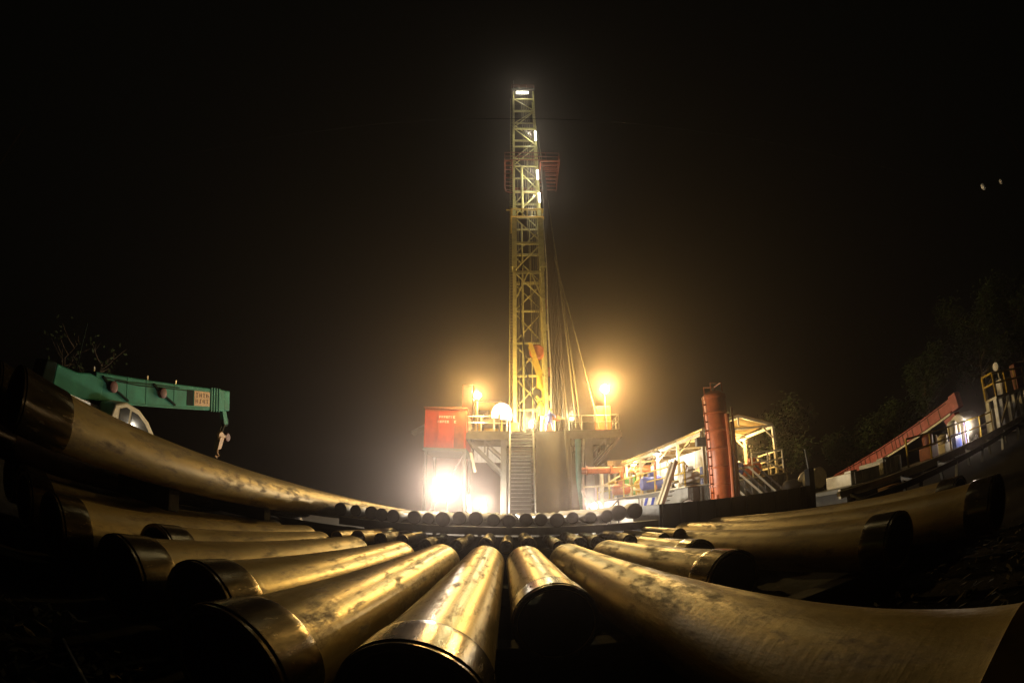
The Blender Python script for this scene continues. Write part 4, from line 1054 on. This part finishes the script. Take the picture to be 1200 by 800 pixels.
casing((-.90, 1.12, .425), (-.85, 5.3, .425), RD, 'large pipe with open black end just left of the brightest central pipe', GP)
casing((-1.46, 1.65, .425), (-1.38, 5.3, .425), RD, 'pipe whose black end is second from the large lower left end', GP)
casing((-1.96, 1.5, .425), (-1.98, 5.3, .425), RD, 'pipe with a thin bright arc on its rim, third end from the lower centre', GP, 'pipe_matt')
casing((-2.52, 2.35, .425), (-2.50, 5.4, .425), RD - .01, 'short pipe end tucked behind and between the left pipes', GP, 'pipe_matt')
casing((-3.05, 1.6, .425), (-3.02, 6, .425), RD, 'dim pipe with an open end under the top left pipe', GP, 'pipe_matt')
casing((-3.86, 1.68, .425), (-3.6, 6, .425), RD, 'dimmest ground pipe, farthest to the left under the stack', GP, 'pipe_matt')
casing((.24, 2.38, .425), (.165, 5.3, .425), RD, 'pipe ending in a big black round mouth right of centre', GP)
casing((.98, .14, .425), (.69, 5.5, .425), RD, 'long muddy pipe crossing to the lower right with a threaded end', GP, 'pipe_matt', coupling=False, thread=True)
casing((1.6, 2.9, .425), (1.24, 5.7, .425), RD, 'pipe with a bright coupling ring and open end in the middle right', GP, 'pipe_matt')
casing((2.9, 2.3, .425), (2.33, 7.2, .425), RD, 'dark ended pipe second from the far right', GP, 'pipe_matt')
casing((3.72, 1.65, .425), (3.42, 8.4, .425), RD, 'pipe ending farthest to the right beside the mud', GP, 'pipe_matt')
casing((4.6, 2.6, .43), (4.2, 8.5, .43), RD, 'pipe behind the farthest right end, mostly hidden', GP, 'pipe_matt')
casing((1.98, 4.4, .425), (1.72, 7.2, .425), RD - .02, 'short pipe lying between the middle right pipe and the dark ended one', GP, 'pipe_matt')
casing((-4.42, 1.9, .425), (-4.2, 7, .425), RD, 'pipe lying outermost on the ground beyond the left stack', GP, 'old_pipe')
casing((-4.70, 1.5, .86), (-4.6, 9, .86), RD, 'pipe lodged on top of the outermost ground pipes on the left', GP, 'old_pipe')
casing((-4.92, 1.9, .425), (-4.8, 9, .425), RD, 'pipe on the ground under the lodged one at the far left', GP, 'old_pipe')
GS = 'casing pipes stacked in the upper layer on the left'
casing((-3.4, 1.28, 1.20), (-3.4, 14.1, .803), RD, 'top pipe of the left stack, rising highest toward the left edge', GS, 'pipe_matt', clen=.55)
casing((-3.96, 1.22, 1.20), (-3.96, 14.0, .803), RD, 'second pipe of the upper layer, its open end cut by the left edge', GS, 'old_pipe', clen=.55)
for y, zt in ((3.4, .896), (5.4, .834)):
    tag(MB().box(-4.35, -3.36, y - .09, y + .09, .665, zt).build('timber_bearer', 'timber', bevel=.012), 'dark timber bearer between the pipe layers on the left, ' + ('the near one' if y < 4 else 'the far one'), 'timber', 'timber bearers under the pipes')
tag(MB().box(-4.3, -3.18, 12.4, 12.7, -.02, .61).build('timber_bearer', 'timber', bevel=.012), 'dark timber block under the far end of the upper left pipes', 'timber', 'timber bearers under the pipes')
# bearers on the ground
for y, lab in ((2.75, 'dark timber sleeper on the mud under the near part of the ground pipes'), (5.0, 'dark timber sleeper on the mud under the far ends of the ground pipes')):
    tag(MB().box(-4.3, 4.9, y - .11, y + .11, -.04, .186).build('timber_bearer', 'timber', bevel=.015), lab, 'timber', 'timber bearers under the pipes')
# low rusty pipes beyond the ground pipes
rr = random.Random(31)
x = -2.3
while x < 2.5:
    y0 = 5.6 + rr.uniform(-.1, .5); y1 = 7.42; r0 = rr.uniform(.085, .11)
    o = MB().lathe([(r0 - .022, 0), (r0, 0), (r0, y1 - y0), (r0 - .022, y1 - y0)], 20, 'Y', closed=True).build('short_pipe', 'pipe_matt' if rr.random() < .4 else 'old_pipe')
    o.location = (x, y0, .50 + r0 + rr.uniform(0, .015)); o.rotation_euler.z = rr.uniform(-.02, .02)
    tag(o, 'short rusty pipe in the gap between the ground pipes and the row of pipe ends', 'pipe', 'short rusty pipes before the rack')
    x += rr.uniform(.24, .42)
tag(MB().box(-2.6, 3.0, 6.5, 6.65, -.02, .497).build('timber_bearer', 'timber'), 'dark timber bearer under the short rusty pipes', 'timber', 'timber bearers under the pipes')
# row of drill pipe on the rack beyond
rk = thing('pipe_rack', 'dark steel rack carrying the row of small pipe ends', 'pipe rack', (-.3, 8, 0))
for y in (7.65, 12, 16.5):
    MB().beam((-3.12, y, .74), (2.6, y, .74), .16, .14).build('rack_beam', 'deck', rk)
    for x in (-2.9, -1.2, .8, 2.4):
        MB().beam((x, y, -.02), (x, y, .645), .14, .14, up=(0, 1, 0)).build('leg', 'deck', rk)
MB().box(-5.2, 2.3, 7.5, 7.56, -.02, .64).build('added_dark_board', 'timber', rk)  # dark board added to hide the lit ground beyond the rack
rr = random.Random(5)
pr = None
x = -3.02
cnt = 0
while x < 1.62:
    o = None
    if pr is None:
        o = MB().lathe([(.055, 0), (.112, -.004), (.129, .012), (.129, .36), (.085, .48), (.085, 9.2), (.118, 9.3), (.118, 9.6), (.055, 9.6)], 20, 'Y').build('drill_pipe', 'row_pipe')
        pr = o
    else:
        o = pr.copy(); C.objects.link(o)
    yf = 7.35 + rr.uniform(-.3, .2)
    o.location = (x, yf, .935 + rr.uniform(-.008, .03)); sc1 = rr.uniform(.82, .98); o.scale = (sc1, 1, sc1)
    tag(o, 'dark round drill pipe end in the backlit row before the rig', 'drill pipe', 'drill pipes in the far row')
    x += .264 + rr.uniform(0, .01)
for xx, zz, lab in ((1.83, 1.0, 'dark pipe end at the right of the backlit row, next to last'), (2.12, 1.015, 'largest dark pipe end, last at the right of the backlit row')):
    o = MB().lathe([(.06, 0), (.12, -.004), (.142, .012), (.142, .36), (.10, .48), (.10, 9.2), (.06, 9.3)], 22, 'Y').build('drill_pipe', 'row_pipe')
    o.location = (xx, 7.42, zz); tag(o, lab, 'drill pipe', 'drill pipes in the far row')

# debris in the mud
tag(MB().path([(-1.95, 1.02, .10), (-1.45, .86, .06), (-1.0, .66, .04), (-.72, .5, .03)], .012, 6).build('lath', 'galv'), 'pale thin rod lying in the mud at the lower left', 'rod')
gr = MB(); rr = random.Random(21)
for i in range(900):
    ang = rr.random()
    if i < 260: x, y = rr.gauss(.42, .16), rr.gauss(1.35, .3)
    elif i < 560: x, y = rr.uniform(2.0, 4.6), rr.uniform(.6, 2.2)
    else: x, y = rr.uniform(-2.6, -.7), rr.uniform(.4, 1.4)
    a = rr.uniform(0, 6.28); l = rr.uniform(.02, .07); wd = l * rr.uniform(.15, .4); z = .015 + rr.uniform(0, .05)
    t = Vector((math.cos(a), math.sin(a), rr.uniform(-.1, .5))).normalized(); s = Vector((-t.y, t.x, rr.uniform(-.3, .3))).normalized()
    p = Vector((x, y, z))
    gr._add([p - t * l, p + s * wd, p + t * l, p - s * wd], [(0, 1, 2, 3)])
tag(gr.build('leaf_litter', mat('dry_litter', (0.16, 0.12, 0.05), 0.6, 0, (0.06, 0.05, 0.02), 3, 0), smooth=0), 'dry leaves and grass scraps lying on the mud between the pipes', 'leaf litter', kind='stuff')
rr = random.Random(9)
stone = None
for i in range(40):
    x, y = (rr.uniform(2.0, 4.8), rr.uniform(.4, 2.0)) if i % 2 else (rr.uniform(-2.4, -.6), rr.uniform(.3, 1.1))
    if stone is None:
        mb = MB().lathe([(.001, -.03), (.03, -.025), (.045, 0), (.03, .022), (.001, .028)], 9, 'Z')
        mb.v = [(a * (1 + .25 * math.sin(7 * a * 40 + b * 90)), b * (1 + .2 * math.cos(a * 160)), c) for a, b, c in mb.v]
        stone = mb.build('stone', 'mud'); o = stone
    else:
        o = stone.copy(); C.objects.link(o)
    sc3 = rr.uniform(.4, 1.3)
    o.location = (x, y, .01); o.scale = (sc3, sc3 * rr.uniform(.7, 1.2), sc3); o.rotation_euler.z = rr.uniform(0, 6)
    tag(o, 'small dark stone lying in the mud beside the pipes', 'stone', 'stones in the mud')

# ------------------------------------------------------------------ trees
def tree(loc, h, spread, label, leaves, seed, lean=0, bare=False, leafsize=.22):
    rr = random.Random(seed)
    t = thing('bare_tree' if bare else 'tree', label, 'tree', loc)
    base = Vector(loc)
    pts = [base + Vector((lean * (i / 6) ** 2 + rr.uniform(-.12, .12) * i, rr.uniform(-.1, .1) * i, h * .8 * i / 6)) for i in range(7)]
    trunk = MB().path(pts, [h * .018 * (1 - .12 * i) for i in range(7)], 8)
    tips = []
    for k in range(16 if not bare else 13):
        f = rr.uniform(.35, 1.0); i = min(5, int(f * 6)); p = pts[i].lerp(pts[i + 1], f * 6 - i)
        a = rr.uniform(0, 6.28); l = spread * rr.uniform(.45, 1.0) * (1.25 - f * .5)
        q = p + Vector((math.cos(a) * l, math.sin(a) * l, l * rr.uniform(.35, .9)))
        m = p.lerp(q, .5) + Vector((0, 0, -.06 * l))
        trunk.path([p, m, q], [h * .007, h * .005, h * .002], 5)
        tips += [m, q]
        for j in range(3):
            s = m.lerp(q, rr.random()); a2 = a + rr.uniform(-1.2, 1.2); l2 = l * rr.uniform(.3, .55)
            e = s + Vector((math.cos(a2) * l2, math.sin(a2) * l2, l2 * rr.uniform(.2, .9)))
            trunk.path([s, e], [h * .003, h * .0012], 4); tips.append(e)
    trunk.build('trunk', 'bark', t)
    cr_ = MB()
    for n in range(leaves):
        c = rr.choice(tips); g = spread * .17
        p = c + Vector((rr.gauss(0, g), rr.gauss(0, g), rr.gauss(0, g * .8)))
        a = Vector((rr.gauss(0, 1), rr.gauss(0, 1), rr.gauss(0, .6))).normalized(); b = a.orthogonal().normalized()
        s = leafsize * rr.uniform(.6, 1.3)
        cr_._add([p - a * s, p + b * s * .45, p + a * s, p - b * s * .45], [(0, 1, 2, 3)])
    if leaves: cr_.build('crown', 'leaf', t, smooth=0)
tree((46, 20.5, 0), 14.5, 4.6, 'tallest dark tree behind the red boom on the right', 6500, 1)
tree((40, 26, 0), 11.5, 3.2, 'shorter dark tree left of the tallest one behind the red boom', 4200, 2)
tree((52, 16, 0), 16, 4.6, 'dark tree at the far right behind the yellow railed platform', 6000, 3)
tree((35, 30, 0), 6.5, 3, 'low bushy tree behind the foot of the red boom', 2800, 4)
tree((25, 34, 0), 8.2, 2.8, 'slender dim tree just right of the lit shed', 2800, 5)
tree((36, 36, 0), 5.5, 2.6, 'low dim tree between the slender one and the red boom', 2400, 6)
tree((-38, 20, 0), 11.5, 3.0, 'bare thin tree standing behind the green crane root', 90, 7, bare=True)
tree((-33, 21, 0), 10, 2.6, 'thin sparse tree behind the green crane boom', 160, 8, bare=True)

# overhead wire with marker flags across the sky
def wz(x):
    return 10.1 + .0052 * (x - .5) ** 2
ow = thing('overhead_wire', 'thin sagging overhead wire crossing the night sky with two pale markers at the right', 'overhead wire', (0, 7, 0))
xs_ = [-75 + 5 * i for i in range(32)]
MB().path([(x, 7.0, wz(x)) for x in xs_], .006, 5).build('wire', 'black', ow)
for x in (-75, 80):
    MB().tube((x, 7.0, 0), (x, 7.0, wz(x) + .3), .28, 10, .18).build('pole', 'timber', ow)
for x in (29.5, 38.5):
    MB().lathe([(.02, -.3), (.16, -.2), (.22, 0), (.16, .2), (.02, .3)], 12, 'X', (x, 7.0, wz(x))).build('marker', 'white', ow)
# ------------------------------------------------------------------ sky-lit air: haze round the whole yard
hzm = bpy.data.materials.new('night_haze'); hzm.use_nodes = True
t = hzm.node_tree
t.nodes.remove(t.nodes['Principled BSDF'])
pv = t.nodes.new('ShaderNodeVolumePrincipled')
pv.inputs['Color'].default_value = (0.90, 0.76, 0.73, 1)
pv.inputs['Density'].default_value = 0.0036
pv.inputs['Anisotropy'].default_value = 0.90
t.links.new(pv.outputs[0], t.nodes['Material Output'].inputs['Volume'])
hb = MB().box(-430, 430, -430, 430, -1.3, 58).build('haze', hzm, smooth=0)
tag(hb, 'thin night haze glowing round the lamps', 'haze', kind='stuff')
